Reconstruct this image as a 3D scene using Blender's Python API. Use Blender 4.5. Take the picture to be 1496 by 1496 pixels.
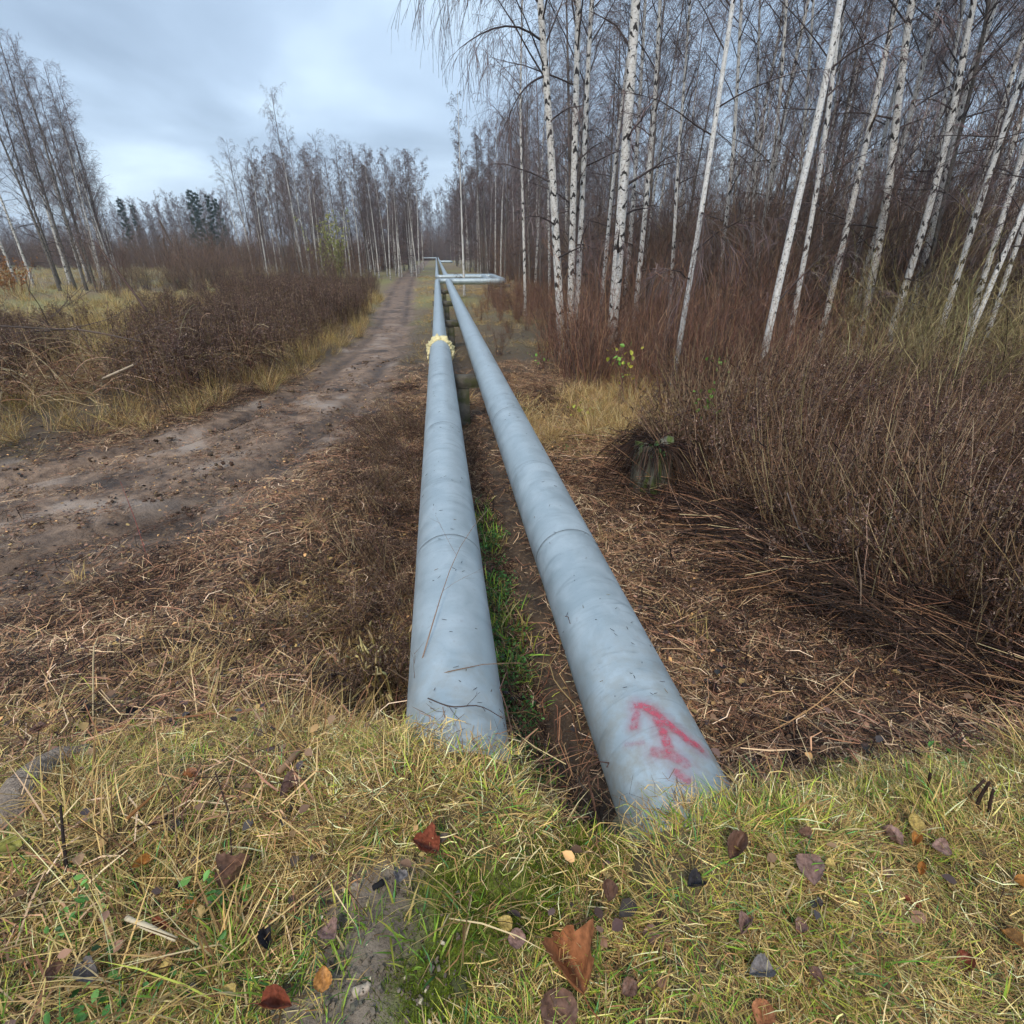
import bpy, math, random
import numpy as np

for o in list(bpy.data.objects):
    bpy.data.objects.remove(o)
SC = bpy.context.scene
RNG = np.random.default_rng(7)
R = math.radians
COL = SC.collection

# ------------------------------------------------------------------ camera
FPX = 781.0                       # focal length in pixels of the 1496 px photograph
PITCH = math.atan(378 / FPX)
YAW = R(7.29)
CAM = np.array([0.0, 0.0, 1.6])
cam_d = bpy.data.cameras.new('camera')
cam_d.sensor_width = 36
cam_d.lens = 36 * FPX / 1496
cam_d.clip_start = 0.02
cam_d.clip_end = 3000
cam = bpy.data.objects.new('camera', cam_d)
COL.objects.link(cam)
cam.location = CAM
cam.rotation_euler = (math.pi / 2 - PITCH, 0, -YAW)
SC.camera = cam

# ------------------------------------------------------------------ sky, sun, exposure
SUN_EL, SUN_AZ = 48.0, 200.0      # azimuth clockwise from +Y: behind the camera, a little to the left
w = bpy.data.worlds.new('World')
SC.world = w
w.use_nodes = True
wt = w.node_tree
wt.nodes.clear()


def N(t, kind, **kw):
    n = t.nodes.new(kind)
    for k, v in kw.items():
        if k.startswith('i_'):
            key = k[2:]
            n.inputs[int(key) if key.isdigit() else key.replace('_', ' ')].default_value = v
        else:
            setattr(n, k, v)
    return n


def ramp(t, stops, src=None, interp='LINEAR'):
    n = t.nodes.new('ShaderNodeValToRGB')
    cr = n.color_ramp
    cr.interpolation = interp
    while len(cr.elements) < len(stops):
        cr.elements.new(0.5)
    for e, (p, c) in zip(cr.elements, stops):
        e.position = p
        e.color = (c, c, c, 1) if isinstance(c, (int, float)) else (*c[:3], 1)
    if src is not None:
        t.links.new(src, n.inputs[0])
    return n.outputs[0]


def math_n(t, op, a, b=None, clamp=False):
    n = t.nodes.new('ShaderNodeMath')
    n.operation = op
    n.use_clamp = clamp
    for i, v in enumerate((a, b)):
        if v is None:
            continue
        if isinstance(v, (int, float)):
            n.inputs[i].default_value = v
        else:
            t.links.new(v, n.inputs[i])
    return n.outputs[0]


def mixc(t, fac, a, b, blend='MIX'):
    n = t.nodes.new('ShaderNodeMix')
    n.data_type = 'RGBA'
    n.blend_type = blend
    for i, v in ((0, fac), (6, a), (7, b)):
        if isinstance(v, (int, float)):
            n.inputs[i].default_value = v
        elif isinstance(v, (tuple, list)):
            n.inputs[i].default_value = (*v[:3], 1)
        else:
            t.links.new(v, n.inputs[i])
    return n.outputs[2]


tc = N(wt, 'ShaderNodeTexCoord')
sep = N(wt, 'ShaderNodeSeparateXYZ')
wt.links.new(tc.outputs['Generated'], sep.inputs[0])
zz = math_n(wt, 'ADD', math_n(wt, 'MAXIMUM', sep.outputs[2], 0.0), 0.22)
comb = N(wt, 'ShaderNodeCombineXYZ')
wt.links.new(math_n(wt, 'DIVIDE', sep.outputs[0], zz), comb.inputs[0])
wt.links.new(math_n(wt, 'DIVIDE', sep.outputs[1], zz), comb.inputs[1])
cn = N(wt, 'ShaderNodeTexNoise', i_Scale=0.85, i_Detail=5.0, i_Roughness=0.48, i_Distortion=0.3)
wt.links.new(comb.outputs[0], cn.inputs['Vector'])
cloud = ramp(wt, [(0.36, (2.25, 2.95, 3.95)), (0.50, (3.5, 4.5, 5.8)), (0.66, (5.5, 6.8, 8.0))], cn.outputs[0])
sky = N(wt, 'ShaderNodeTexSky', sky_type='NISHITA', sun_disc=False,
        sun_elevation=R(SUN_EL), sun_rotation=R(SUN_AZ), altitude=80.0, air_density=1.2, dust_density=2.0)
skymix = mixc(wt, 0.86, sky.outputs[0], cloud)
bg = N(wt, 'ShaderNodeBackground', i_Strength=0.1)
wt.links.new(skymix, bg.inputs[0])
wo = N(wt, 'ShaderNodeOutputWorld')
wt.links.new(bg.outputs[0], wo.inputs[0])

sun_d = bpy.data.lights.new('sun', 'SUN')
sun_d.energy = 1.5
sun_d.angle = R(12)
sun_d.color = (1.0, 0.92, 0.80)
sun = bpy.data.objects.new('sun', sun_d)
COL.objects.link(sun)
sun.rotation_euler = (R(90 - SUN_EL), 0, R(180 - SUN_AZ))

SC.view_settings.view_transform = 'Standard'
SC.view_settings.look = 'None'
SC.view_settings.gamma = 1
SC.view_settings.exposure = 0.78
SC.cycles.max_bounces = 5
SC.cycles.diffuse_bounces = 3
SC.cycles.glossy_bounces = 2
SC.cycles.transparent_max_bounces = 6
SC.cycles.use_denoising = True
SC.cycles.use_adaptive_sampling = True
SC.cycles.adaptive_threshold = 0.03

# ------------------------------------------------------------------ projection helpers (pixels of the 1496 px photograph -> world)
_fw = np.array([math.sin(YAW) * math.cos(PITCH), math.cos(YAW) * math.cos(PITCH), -math.sin(PITCH)])
_rt = np.array([math.cos(YAW), -math.sin(YAW), 0])
_up = np.cross(_rt, _fw)


def ray(x, y):
    return _fw * FPX + _rt * (x - 748) + _up * (748 - y)


def atz(x, y, z):
    d = ray(x, y)
    return CAM + d * ((z - CAM[2]) / d[2])


def aty(x, y, Y):
    d = ray(x, y)
    return CAM + d * (Y / d[1])


def sst(a, b, x):
    t = np.clip((x - a) / (b - a), 0, 1)
    return t * t * (3 - 2 * t)


def vnoise(x, y, seed=0):
    x = np.asarray(x, float); y = np.asarray(y, float)
    xi = np.floor(x); yi = np.floor(y)
    fx = x - xi; fy = y - yi
    fx = fx * fx * (3 - 2 * fx); fy = fy * fy * (3 - 2 * fy)

    def h(a, b):
        s = np.sin(a * 127.1 + b * 311.7 + seed * 74.7) * 43758.5453
        return s - np.floor(s)
    return (h(xi, yi) * (1 - fx) * (1 - fy) + h(xi + 1, yi) * fx * (1 - fy)
            + h(xi, yi + 1) * (1 - fx) * fy + h(xi + 1, yi + 1) * fx * fy)


def fbm(x, y, seed=0, n=4):
    s = 0; a = 0.5
    for i in range(n):
        s = s + a * vnoise(x * 2 ** i, y * 2 ** i, seed + i * 13)
        a *= 0.5
    return s / (1 - 0.5 ** n)


# ------------------------------------------------------------------ the lie of the land
EX = [-6, -3, -1.5, -0.8, -0.35, -0.2, 0.14, 0.2, 0.38, 0.43, 0.75, 1.2, 2.0, 4.0, 8.0]
EY = [0.0, 0.2, 0.55, 0.92, 1.05, 1.04, 0.96, 0.82, 0.74, 0.73, 0.71, 0.69, 0.6, 0.4, 0.2]
EW = [3.5, 3.2, 2.6, 1.7, 0.9, 0.45, 0.30, 0.18, 0.16, 0.26, 0.5, 0.9, 1.2, 1.5, 1.5]
TRK = np.array([(-16, 1.0), (-11, 2.0), (-7.5, 3.4), (-5.2, 4.6), (-4.0, 5.5), (-3.0, 6.6), (-2.3, 8.2), (-1.95, 10.5),
                (-1.7, 14), (-1.65, 19), (-1.9, 26), (-2.4, 36), (-2.7, 46), (-3.0, 60), (-3.2, 90), (-3.2, 260)], float)
PXL, PXR, PZ, PR = -0.02, 0.565, 0.24, 0.158


def trk_dist(x, y):
    x = np.asarray(x, float); y = np.asarray(y, float)
    best = np.full(x.shape, 1e9); sgn = np.zeros(x.shape)
    for (ax, ay), (bx, by) in zip(TRK[:-1], TRK[1:]):
        dx, dy = bx - ax, by - ay
        L2 = dx * dx + dy * dy
        t = np.clip(((x - ax) * dx + (y - ay) * dy) / L2, 0, 1)
        ex = x - ax - t * dx; ey = y - ay - t * dy
        d = np.hypot(ex, ey)
        s = (dx * ey - dy * ex) / math.sqrt(L2)
        m = d < best
        best = np.where(m, d, best)
        sgn = np.where(m, s, sgn)
    return best, sgn


def trk_half(y):
    return np.interp(y, [0, 4, 6, 8, 11, 14, 20, 40, 90], [2.8, 2.35, 1.75, 1.2, 0.9, 0.75, 0.75, 0.95, 1.0])


def height(x, y):
    x = np.asarray(x, float); y = np.asarray(y, float)
    g = -0.6 + 0.10 * (fbm(x * 0.35, y * 0.35, 3) - 0.5) + 0.05 * (fbm(x * 1.7, y * 1.7, 5) - 0.5)
    ye = np.interp(x, EX, EY); wd = np.interp(x, EX, EW)
    over = sst(-0.42, -0.2, x) * (1 - sst(0.12, 0.17, x)) + sst(0.37, 0.42, x) * (1 - sst(0.75, 1.0, x))
    top = 0.31 + 0.05 * (fbm(x * 3, y * 3, 9) - 0.5) + 0.105 * over * np.exp(-((y - ye) / 0.3) ** 2)
    f = 1 - sst(ye, ye + wd, y)
    g = g * (1 - f) + top * f
    # the bank left of the pipes, between pipe and track
    g = g + 0.22 * np.exp(-((x + 1.15) / 0.75) ** 2) * sst(1.4, 2.6, y) * (1 - sst(5.0, 8.5, y))
    # shallow gully under the pipes
    g = g - 0.10 * np.exp(-((x - 0.27) / 0.35) ** 2) * sst(1.2, 1.8, y) * (1 - sst(5, 8, y))
    d, s = trk_dist(x, y)
    hw = trk_half(y)
    m = 1 - sst(hw * 0.8, hw * 1.35, d)
    rut = np.exp(-((np.abs(s) - 0.58 * hw) / 0.17) ** 2)
    g = g + m * (-0.05 - 0.12 * (1 - 0.85 * sst(8, 15, y)) * rut * (0.4 + 1.0 * fbm(x * 1.1, y * 1.1, 21)) + 0.10 * (fbm(x * 2.3, y * 2.3, 31) - 0.4) * (1 - sst(9, 20, y)))
    clod = (fbm(x * 6, y * 6, 41, 3) - 0.5) * 0.055 + (fbm(x * 15, y * 15, 47, 2) - 0.5) * 0.02
    g = g + clod * np.where(y < 12, 1, 0.3) * (1 - 0.45 * m) * (1 - 0.7 * f)
    r = np.hypot(x, y)
    g = g + 0.25 * sst(20, 60, r) * (fbm(x * 0.05, y * 0.05, 61) - 0.5)
    return g


def ground(px, py, lift=0.0):
    """pixel -> point on the terrain"""
    d = ray(px, py)
    if d[2] > -1e-3:
        d = d.copy(); d[2] = -1e-3
    t = 0.3 / np.linalg.norm(d) * 1.02 ** np.arange(400)
    for _ in range(3):
        P = CAM + d[None] * t[:, None]
        below = P[:, 2] < height(P[:, 0], P[:, 1]) + lift
        i = max(int(np.argmax(below)), 1) if below.any() else len(t) - 1
        t = np.linspace(t[i - 1], t[i], 24)
    return CAM + d * t[-1]


# ------------------------------------------------------------------ mesh building in numpy
class MB:
    def __init__(s):
        s.V = []; s.C = []; s.A = []; s.Q = []; s.T = []; s.n = 0

    def add(s, V, quads=None, tris=None, col=None, aux=None):
        V = np.asarray(V, float).reshape(-1, 3)
        k = len(V)
        s.V.append(V)
        c = np.ones((k, 3)) * 0.5 if col is None else np.broadcast_to(np.asarray(col, float).reshape(-1, 3), (k, 3))
        s.C.append(c)
        s.A.append(np.zeros((k, 3)) if aux is None else np.asarray(aux, float).reshape(-1, 3))
        if quads is not None and len(quads):
            s.Q.append(np.asarray(quads).reshape(-1, 4) + s.n)
        if tris is not None and len(tris):
            s.T.append(np.asarray(tris).reshape(-1, 3) + s.n)
        s.n += k

    def ribbons(s, P, W, side, col):
        """P (N,K,3) W (N,K) side (N,3) col (N,3) or (N,K,3)"""
        Nn, K = P.shape[:2]
        if Nn == 0:
            return
        off = side[:, None, :] * W[:, :, None] * 0.5
        V = np.stack([P - off, P + off], 2)                  # N K 2 3
        if col.ndim == 2:
            col = np.repeat(col[:, None], K, 1)
        Cc = np.repeat(col[:, :, None], 2, 2)
        i = np.arange(Nn)[:, None] * K * 2 + np.arange(K - 1)[None] * 2
        q = np.stack([i, i + 1, i + 3, i + 2], -1)
        s.add(V, quads=q, col=Cc.reshape(-1, 3))

    def tubes(s, P, Rad, n=3, col=(0.3, 0.3, 0.3), seam=False, ref=None):
        Nn, K = P.shape[:2]
        if Nn == 0:
            return
        T = np.gradient(P, axis=1)
        T /= np.linalg.norm(T, axis=2, keepdims=True) + 1e-9
        if ref is None:
            ref = np.where(np.abs(T.mean(1)[:, 2:3]) > 0.8, np.array([[0, 1.0, 0]]), np.array([[0, 0, 1.0]]))
        A = np.cross(T, np.repeat(np.asarray(ref, float)[:, None], K, 1))
        A /= np.linalg.norm(A, axis=2, keepdims=True) + 1e-9
        B = np.cross(T, A)
        m = n + 1 if seam else n
        th = np.arange(m) / n * 2 * math.pi
        V = P[:, :, None] + Rad[:, :, None, None] * (np.cos(th)[None, None, :, None] * A[:, :, None] + np.sin(th)[None, None, :, None] * B[:, :, None])
        col = np.asarray(col, float)
        if col.ndim == 1:
            Cc = np.broadcast_to(col, (Nn, K, m, 3))
        elif col.ndim == 2:
            Cc = np.broadcast_to(col[:, None, None], (Nn, K, m, 3))
        else:
            Cc = np.broadcast_to(col[:, :, None], (Nn, K, m, 3))
        seg = np.linalg.norm(np.diff(P, axis=1), axis=2)
        arc = np.concatenate([np.zeros((Nn, 1)), np.cumsum(seg, 1)], 1)
        aux = np.zeros((Nn, K, m, 3))
        aux[..., 0] = (th / (2 * math.pi))[None, None]
        aux[..., 1] = arc[:, :, None]
        base = np.arange(Nn)[:, None, None] * K * m + np.arange(K - 1)[None, :, None] * m
        j = np.arange(n)[None, None]
        j2 = (j + 1) if seam else (j + 1) % n
        q = np.stack([base + j, base + j2, base + m + j2, base + m + j], -1)
        s.add(V, quads=q, col=Cc.reshape(-1, 3), aux=aux.reshape(-1, 3))

    def box(s, c, size, rz=0, col=(0.3, 0.3, 0.3), jit=0.0, bev=0.0):
        """a box with chamfered vertical and horizontal edges"""
        hx, hy, hz = [v / 2 for v in size]
        b = bev if bev else min(hx, hy, hz) * 0.12
        prof = [(-hz, b), (-hz + b, 0), (hz - b, 0), (hz, b)]
        V = []
        for z, ins in prof:
            x, y = hx - ins, hy - ins
            for (px_, py_) in ((x, y - b), (x - b, y), (-x + b, y), (-x, y - b), (-x, -y + b), (-x + b, -y), (x - b, -y), (x, -y + b)):
                V.append((px_, py_, z))
        V = np.array(V)
        if jit:
            V = V + RNG.normal(0, jit, V.shape)
        cz, sz = math.cos(rz), math.sin(rz)
        V = np.stack([V[:, 0] * cz - V[:, 1] * sz, V[:, 0] * sz + V[:, 1] * cz, V[:, 2]], 1) + np.asarray(c)
        Q = []
        for k in range(3):
            for i in range(8):
                j = (i + 1) % 8
                Q.append((k * 8 + i, k * 8 + j, (k + 1) * 8 + j, (k + 1) * 8 + i))
        for a in (0, 24):
            Q += [(a, a + 1, a + 2, a + 3), (a, a + 3, a + 4, a + 7), (a + 4, a + 5, a + 6, a + 7)]
        s.add(V, quads=Q, col=np.asarray(col))

    def mesh(s, name, mat, smooth=False):
        V = np.concatenate(s.V); C = np.concatenate(s.C); A = np.concatenate(s.A)
        Q = np.concatenate(s.Q) if s.Q else np.zeros((0, 4), int)
        T = np.concatenate(s.T) if s.T else np.zeros((0, 3), int)
        me = bpy.data.meshes.new(name)
        me.vertices.add(len(V))
        me.vertices.foreach_set('co', V.astype(np.float32).ravel())
        nl = len(Q) * 4 + len(T) * 3
        me.loops.add(nl)
        me.loops.foreach_set('vertex_index', np.concatenate([Q.ravel(), T.ravel()]).astype(np.int32))
        me.polygons.add(len(Q) + len(T))
        st = np.concatenate([np.arange(len(Q)) * 4, len(Q) * 4 + np.arange(len(T)) * 3]).astype(np.int32)
        me.polygons.foreach_set('loop_start', st)
        ca = me.attributes.new('Col', 'FLOAT_COLOR', 'POINT')
        ca.data.foreach_set('color', np.concatenate([C, np.ones((len(C), 1))], 1).astype(np.float32).ravel())
        if np.any(A):
            aa = me.attributes.new('aux', 'FLOAT_VECTOR', 'POINT')
            aa.data.foreach_set('vector', A.astype(np.float32).ravel())
        if smooth:
            me.polygons.foreach_set('use_smooth', np.ones(len(Q) + len(T), bool))
        me.update(calc_edges=True)
        if mat is not None:
            me.materials.append(mat)
        return me


def tag(o, label=None, cat=None, group=None, kind=None):
    if label: o['label'] = label
    if cat: o['category'] = cat
    if group: o['group'] = group
    if kind: o['kind'] = kind
    return o


def obj(name, me, parent=None, loc=(0, 0, 0), rot=(0, 0, 0), scale=1.0):
    o = bpy.data.objects.new(name, me)
    COL.objects.link(o)
    o.location = loc
    o.rotation_euler = rot
    o.scale = (scale,) * 3 if isinstance(scale, (int, float)) else scale
    if parent is not None:
        o.parent = parent
    return o


def empty(name, loc, rz=0.0, scale=1.0):
    o = obj(name, None, None, loc, (0, 0, rz), scale)
    o.empty_display_size = 0.2
    return o


def rand_unit(n):
    v = RNG.normal(size=(n, 3))
    return v / np.linalg.norm(v, axis=1, keepdims=True)


def unit(v):
    return v / (np.linalg.norm(v, axis=-1, keepdims=True) + 1e-9)


def pick_cols(n, pal, wts, var=0.30):
    pal = np.asarray(pal, float)
    wts = np.asarray(wts, float)
    i = RNG.choice(len(pal), n, p=wts / wts.sum())
    return np.clip(pal[i] * (1 + RNG.normal(0, var, (n, 1))) * (1 + RNG.normal(0, 0.05, (n, 3))), 0.004, 0.9)


# ------------------------------------------------------------------ materials
def new_mat(name):
    m = bpy.data.materials.new(name)
    m.use_nodes = True
    t = m.node_tree
    b = t.nodes['Principled BSDF']
    return m, t, b


def plant_mat(name, rough=0.7, spec=0.25, var=0.35, translucent=0.0):
    m, t, b = new_mat(name)
    a = N(t, 'ShaderNodeAttribute', attribute_name='Col')
    oi = N(t, 'ShaderNodeObjectInfo')
    k = math_n(t, 'ADD', math_n(t, 'MULTIPLY', oi.outputs['Random'], var), 1 - var / 2)
    tcn = N(t, 'ShaderNodeTexCoord')
    nz = N(t, 'ShaderNodeTexNoise', i_Scale=14.0, i_Detail=2.0)
    t.links.new(tcn.outputs['Object'], nz.inputs['Vector'])
    k2 = math_n(t, 'MULTIPLY', k, math_n(t, 'ADD', math_n(t, 'MULTIPLY', nz.outputs[0], 0.7), 0.65))
    vm = N(t, 'ShaderNodeVectorMath', operation='SCALE')
    t.links.new(a.outputs['Color'], vm.inputs[0])
    t.links.new(k2, vm.inputs['Scale'])
    t.links.new(vm.outputs[0], b.inputs['Base Color'])
    b.inputs['Roughness'].default_value = rough
    b.inputs['Specular IOR Level'].default_value = spec
    if translucent > 0:
        tr = N(t, 'ShaderNodeBsdfTranslucent')
        t.links.new(vm.outputs[0], tr.inputs[0])
        mx = N(t, 'ShaderNodeMixShader', i_0=translucent)
        t.links.new(b.outputs[0], mx.inputs[1])
        t.links.new(tr.outputs[0], mx.inputs[2])
        t.links.new(mx.outputs[0], t.nodes['Material Output'].inputs[0])
    return m


M_GRASS = plant_mat('grass_blade', 0.7, 0.12, 0.4, 0.2)
M_STRAW = plant_mat('straw', 0.8, 0.08, 0.5)
M_STEM = plant_mat('dead_stem', 0.85, 0.08, 0.45)
M_TWIG = plant_mat('twig_bark', 0.85, 0.1, 0.3)
M_LEAF = plant_mat('fallen_leaf', 0.6, 0.2, 0.1)
M_GREEN = plant_mat('fresh_leaf', 0.45, 0.4, 0.3, 0.3)


def bark_mat(name, white=(0.72, 0.70, 0.67), dark=(0.035, 0.03, 0.028), amount=1.0):
    m, t, b = new_mat(name)
    a = N(t, 'ShaderNodeAttribute', attribute_name='aux')
    oi = N(t, 'ShaderNodeObjectInfo')
    sx = N(t, 'ShaderNodeSeparateXYZ')
    t.links.new(a.outputs['Vector'], sx.inputs[0])
    rnd = math_n(t, 'MULTIPLY', oi.outputs['Random'], 50.0)
    # chevron scars: cells of (girth, height)
    cv = N(t, 'ShaderNodeCombineXYZ')
    t.links.new(math_n(t, 'ADD', math_n(t, 'MULTIPLY', sx.outputs[0], 3.4), rnd), cv.inputs[0])
    t.links.new(math_n(t, 'MULTIPLY', sx.outputs[1], 3.9), cv.inputs[1])
    nzw = N(t, 'ShaderNodeTexNoise', i_Scale=4.0, i_Detail=3.0)
    t.links.new(cv.outputs[0], nzw.inputs['Vector'])
    wv = N(t, 'ShaderNodeVectorMath', operation='MULTIPLY_ADD')
    t.links.new(nzw.outputs['Color'], wv.inputs[0])
    wv.inputs[1].default_value = (0.35, 0.35, 0)
    t.links.new(cv.outputs[0], wv.inputs[2])
    vo = N(t, 'ShaderNodeTexVoronoi', voronoi_dimensions='2D', i_Scale=1.0)
    t.links.new(wv.outputs[0], vo.inputs['Vector'])
    df = N(t, 'ShaderNodeVectorMath', operation='SUBTRACT')
    t.links.new(wv.outputs[0], df.inputs[0])
    t.links.new(vo.outputs['Position'], df.inputs[1])
    s2 = N(t, 'ShaderNodeSeparateXYZ')
    t.links.new(df.outputs[0], s2.inputs[0])
    ax = math_n(t, 'ABSOLUTE', s2.outputs[0])
    k = math_n(t, 'ADD', s2.outputs[1], math_n(t, 'MULTIPLY', ax, 0.75))     # <0 below the chevron's top line
    size = math_n(t, 'MULTIPLY', vo.outputs['Color'], 0.52 * amount)
    low = math_n(t, 'ADD', k, math_n(t, 'SUBTRACT', size, math_n(t, 'MULTIPLY', ax, 0.30)))
    chev = math_n(t, 'MULTIPLY', math_n(t, 'LESS_THAN', k, 0.0), math_n(t, 'GREATER_THAN', low, 0.0))
    chev = math_n(t, 'MULTIPLY', chev, math_n(t, 'GREATER_THAN', vo.outputs['Color'], 0.22))
    # thin dark lenticels
    lv = N(t, 'ShaderNodeCombineXYZ')
    t.links.new(math_n(t, 'ADD', math_n(t, 'MULTIPLY', sx.outputs[0], 5.0), rnd), lv.inputs[0])
    t.links.new(math_n(t, 'MULTIPLY', sx.outputs[1], 26.0), lv.inputs[1])
    ln = N(t, 'ShaderNodeTexNoise', i_Scale=1.6, i_Detail=4.0, i_Roughness=0.6)
    t.links.new(lv.outputs[0], ln.inputs['Vector'])
    lent = ramp(t, [(0.565, 0.0), (0.63, 1.0)], ln.outputs[0])
    # rough dark bark towards the foot of the trunk
    foot = math_n(t, 'MULTIPLY', ramp(t, [(0.0, 1.0), (1.0, 0.0)], math_n(t, 'MULTIPLY', sx.outputs[1], 0.7)),
                  ramp(t, [(0.42, 0.0), (0.55, 1.0)], nzw.outputs[0]))
    msk = math_n(t, 'MAXIMUM', math_n(t, 'MAXIMUM', chev, math_n(t, 'MULTIPLY', lent, 0.8)), foot)
    tone = N(t, 'ShaderNodeTexNoise', i_Scale=3.0, i_Detail=4.0)
    t.links.new(cv.outputs[0], tone.inputs['Vector'])
    wc = mixc(t, ramp(t, [(0.35, 0.0), (0.7, 1.0)], tone.outputs[0]), white, tuple(np.array(white) * (0.72, 0.68, 0.62)))
    # the trunk darkens to twig colour high in the crown
    up = ramp(t, [(0.0, 0.0), (1.0, 1.0)], math_n(t, 'MULTIPLY', math_n(t, 'SUBTRACT', sx.outputs[1], 8.0), 0.16))
    wc = mixc(t, up, wc, (0.16, 0.12, 0.11))
    t.links.new(mixc(t, msk, wc, dark), b.inputs['Base Color'])
    b.inputs['Roughness'].default_value = 0.7
    b.inputs['Specular IOR Level'].default_value = 0.25
    bp = N(t, 'ShaderNodeBump', i_Strength=0.5, i_Distance=0.01, invert=True)
    t.links.new(msk, bp.inputs['Height'])
    t.links.new(bp.outputs[0], b.inputs['Normal'])
    return m


M_BIRCH = bark_mat('birch_bark')
M_BIRCH_CLEAN = bark_mat('young_birch_bark', (0.76, 0.745, 0.72), (0.06, 0.05, 0.045), 0.3)
M_BARK = bark_mat('grey_bark', (0.17, 0.15, 0.13), (0.05, 0.045, 0.04), 1.0)


def noisy_mat(name, c1, c2, scale=6.0, rough=0.8, bump=0.4, c3=None, metal=0.0, bdist=0.01, stretch=(1, 1, 1), spec=0.3):
    m, t, b = new_mat(name)
    tcn = N(t, 'ShaderNodeTexCoord')
    mp = N(t, 'ShaderNodeMapping')
    mp.inputs['Scale'].default_value = stretch
    t.links.new(tcn.outputs['Object'], mp.inputs[0])
    nz = N(t, 'ShaderNodeTexNoise', i_Scale=scale, i_Detail=7.0, i_Roughness=0.62)
    t.links.new(mp.outputs[0], nz.inputs['Vector'])
    c = mixc(t, ramp(t, [(0.36, 0.0), (0.64, 1.0)], nz.outputs[0]), c1, c2)
    if c3 is not None:
        n3 = N(t, 'ShaderNodeTexNoise', i_Scale=scale * 0.6, i_Detail=6.0)
        mp3 = N(t, 'ShaderNodeMapping'); mp3.inputs['Location'].default_value = (5, 3, 9)
        t.links.new(mp.outputs[0], mp3.inputs[0]); t.links.new(mp3.outputs[0], n3.inputs['Vector'])
        c = mixc(t, ramp(t, [(0.5, 0.0), (0.6, 1.0)], n3.outputs[0]), c, c3)
    t.links.new(c, b.inputs['Base Color'])
    b.inputs['Roughness'].default_value = rough
    b.inputs['Metallic'].default_value = metal
    b.inputs['Specular IOR Level'].default_value = spec
    bp = N(t, 'ShaderNodeBump', i_Strength=bump, i_Distance=bdist)
    n4 = N(t, 'ShaderNodeTexNoise', i_Scale=scale * 3, i_Detail=6.0)
    t.links.new(mp.outputs[0], n4.inputs['Vector'])
    t.links.new(n4.outputs[0], bp.inputs['Height'])
    t.links.new(bp.outputs[0], b.inputs['Normal'])
    return m


M_CONC = noisy_mat('weathered_concrete', (0.17, 0.155, 0.13), (0.075, 0.068, 0.056), 7, 0.9, 0.6, (0.07, 0.075, 0.035))
M_WOOD = noisy_mat('grey_weathered_wood', (0.40, 0.32, 0.25), (0.20, 0.15, 0.115), 9, 0.85, 0.8, None, 0, 0.02, (6, 6, 1))
M_STUMP = noisy_mat('mossy_stump', (0.20, 0.19, 0.15), (0.06, 0.055, 0.045), 8, 0.9, 0.9, (0.09, 0.12, 0.035), 0, 0.03, (3, 3, 0.6))
M_FOAM = noisy_mat('sprayed_foam', (0.78, 0.69, 0.40), (0.62, 0.52, 0.26), 14, 0.9, 0.5)
M_IRON = noisy_mat('rusty_iron', (0.07, 0.05, 0.04), (0.13, 0.075, 0.045), 18, 0.8, 0.4)


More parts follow.
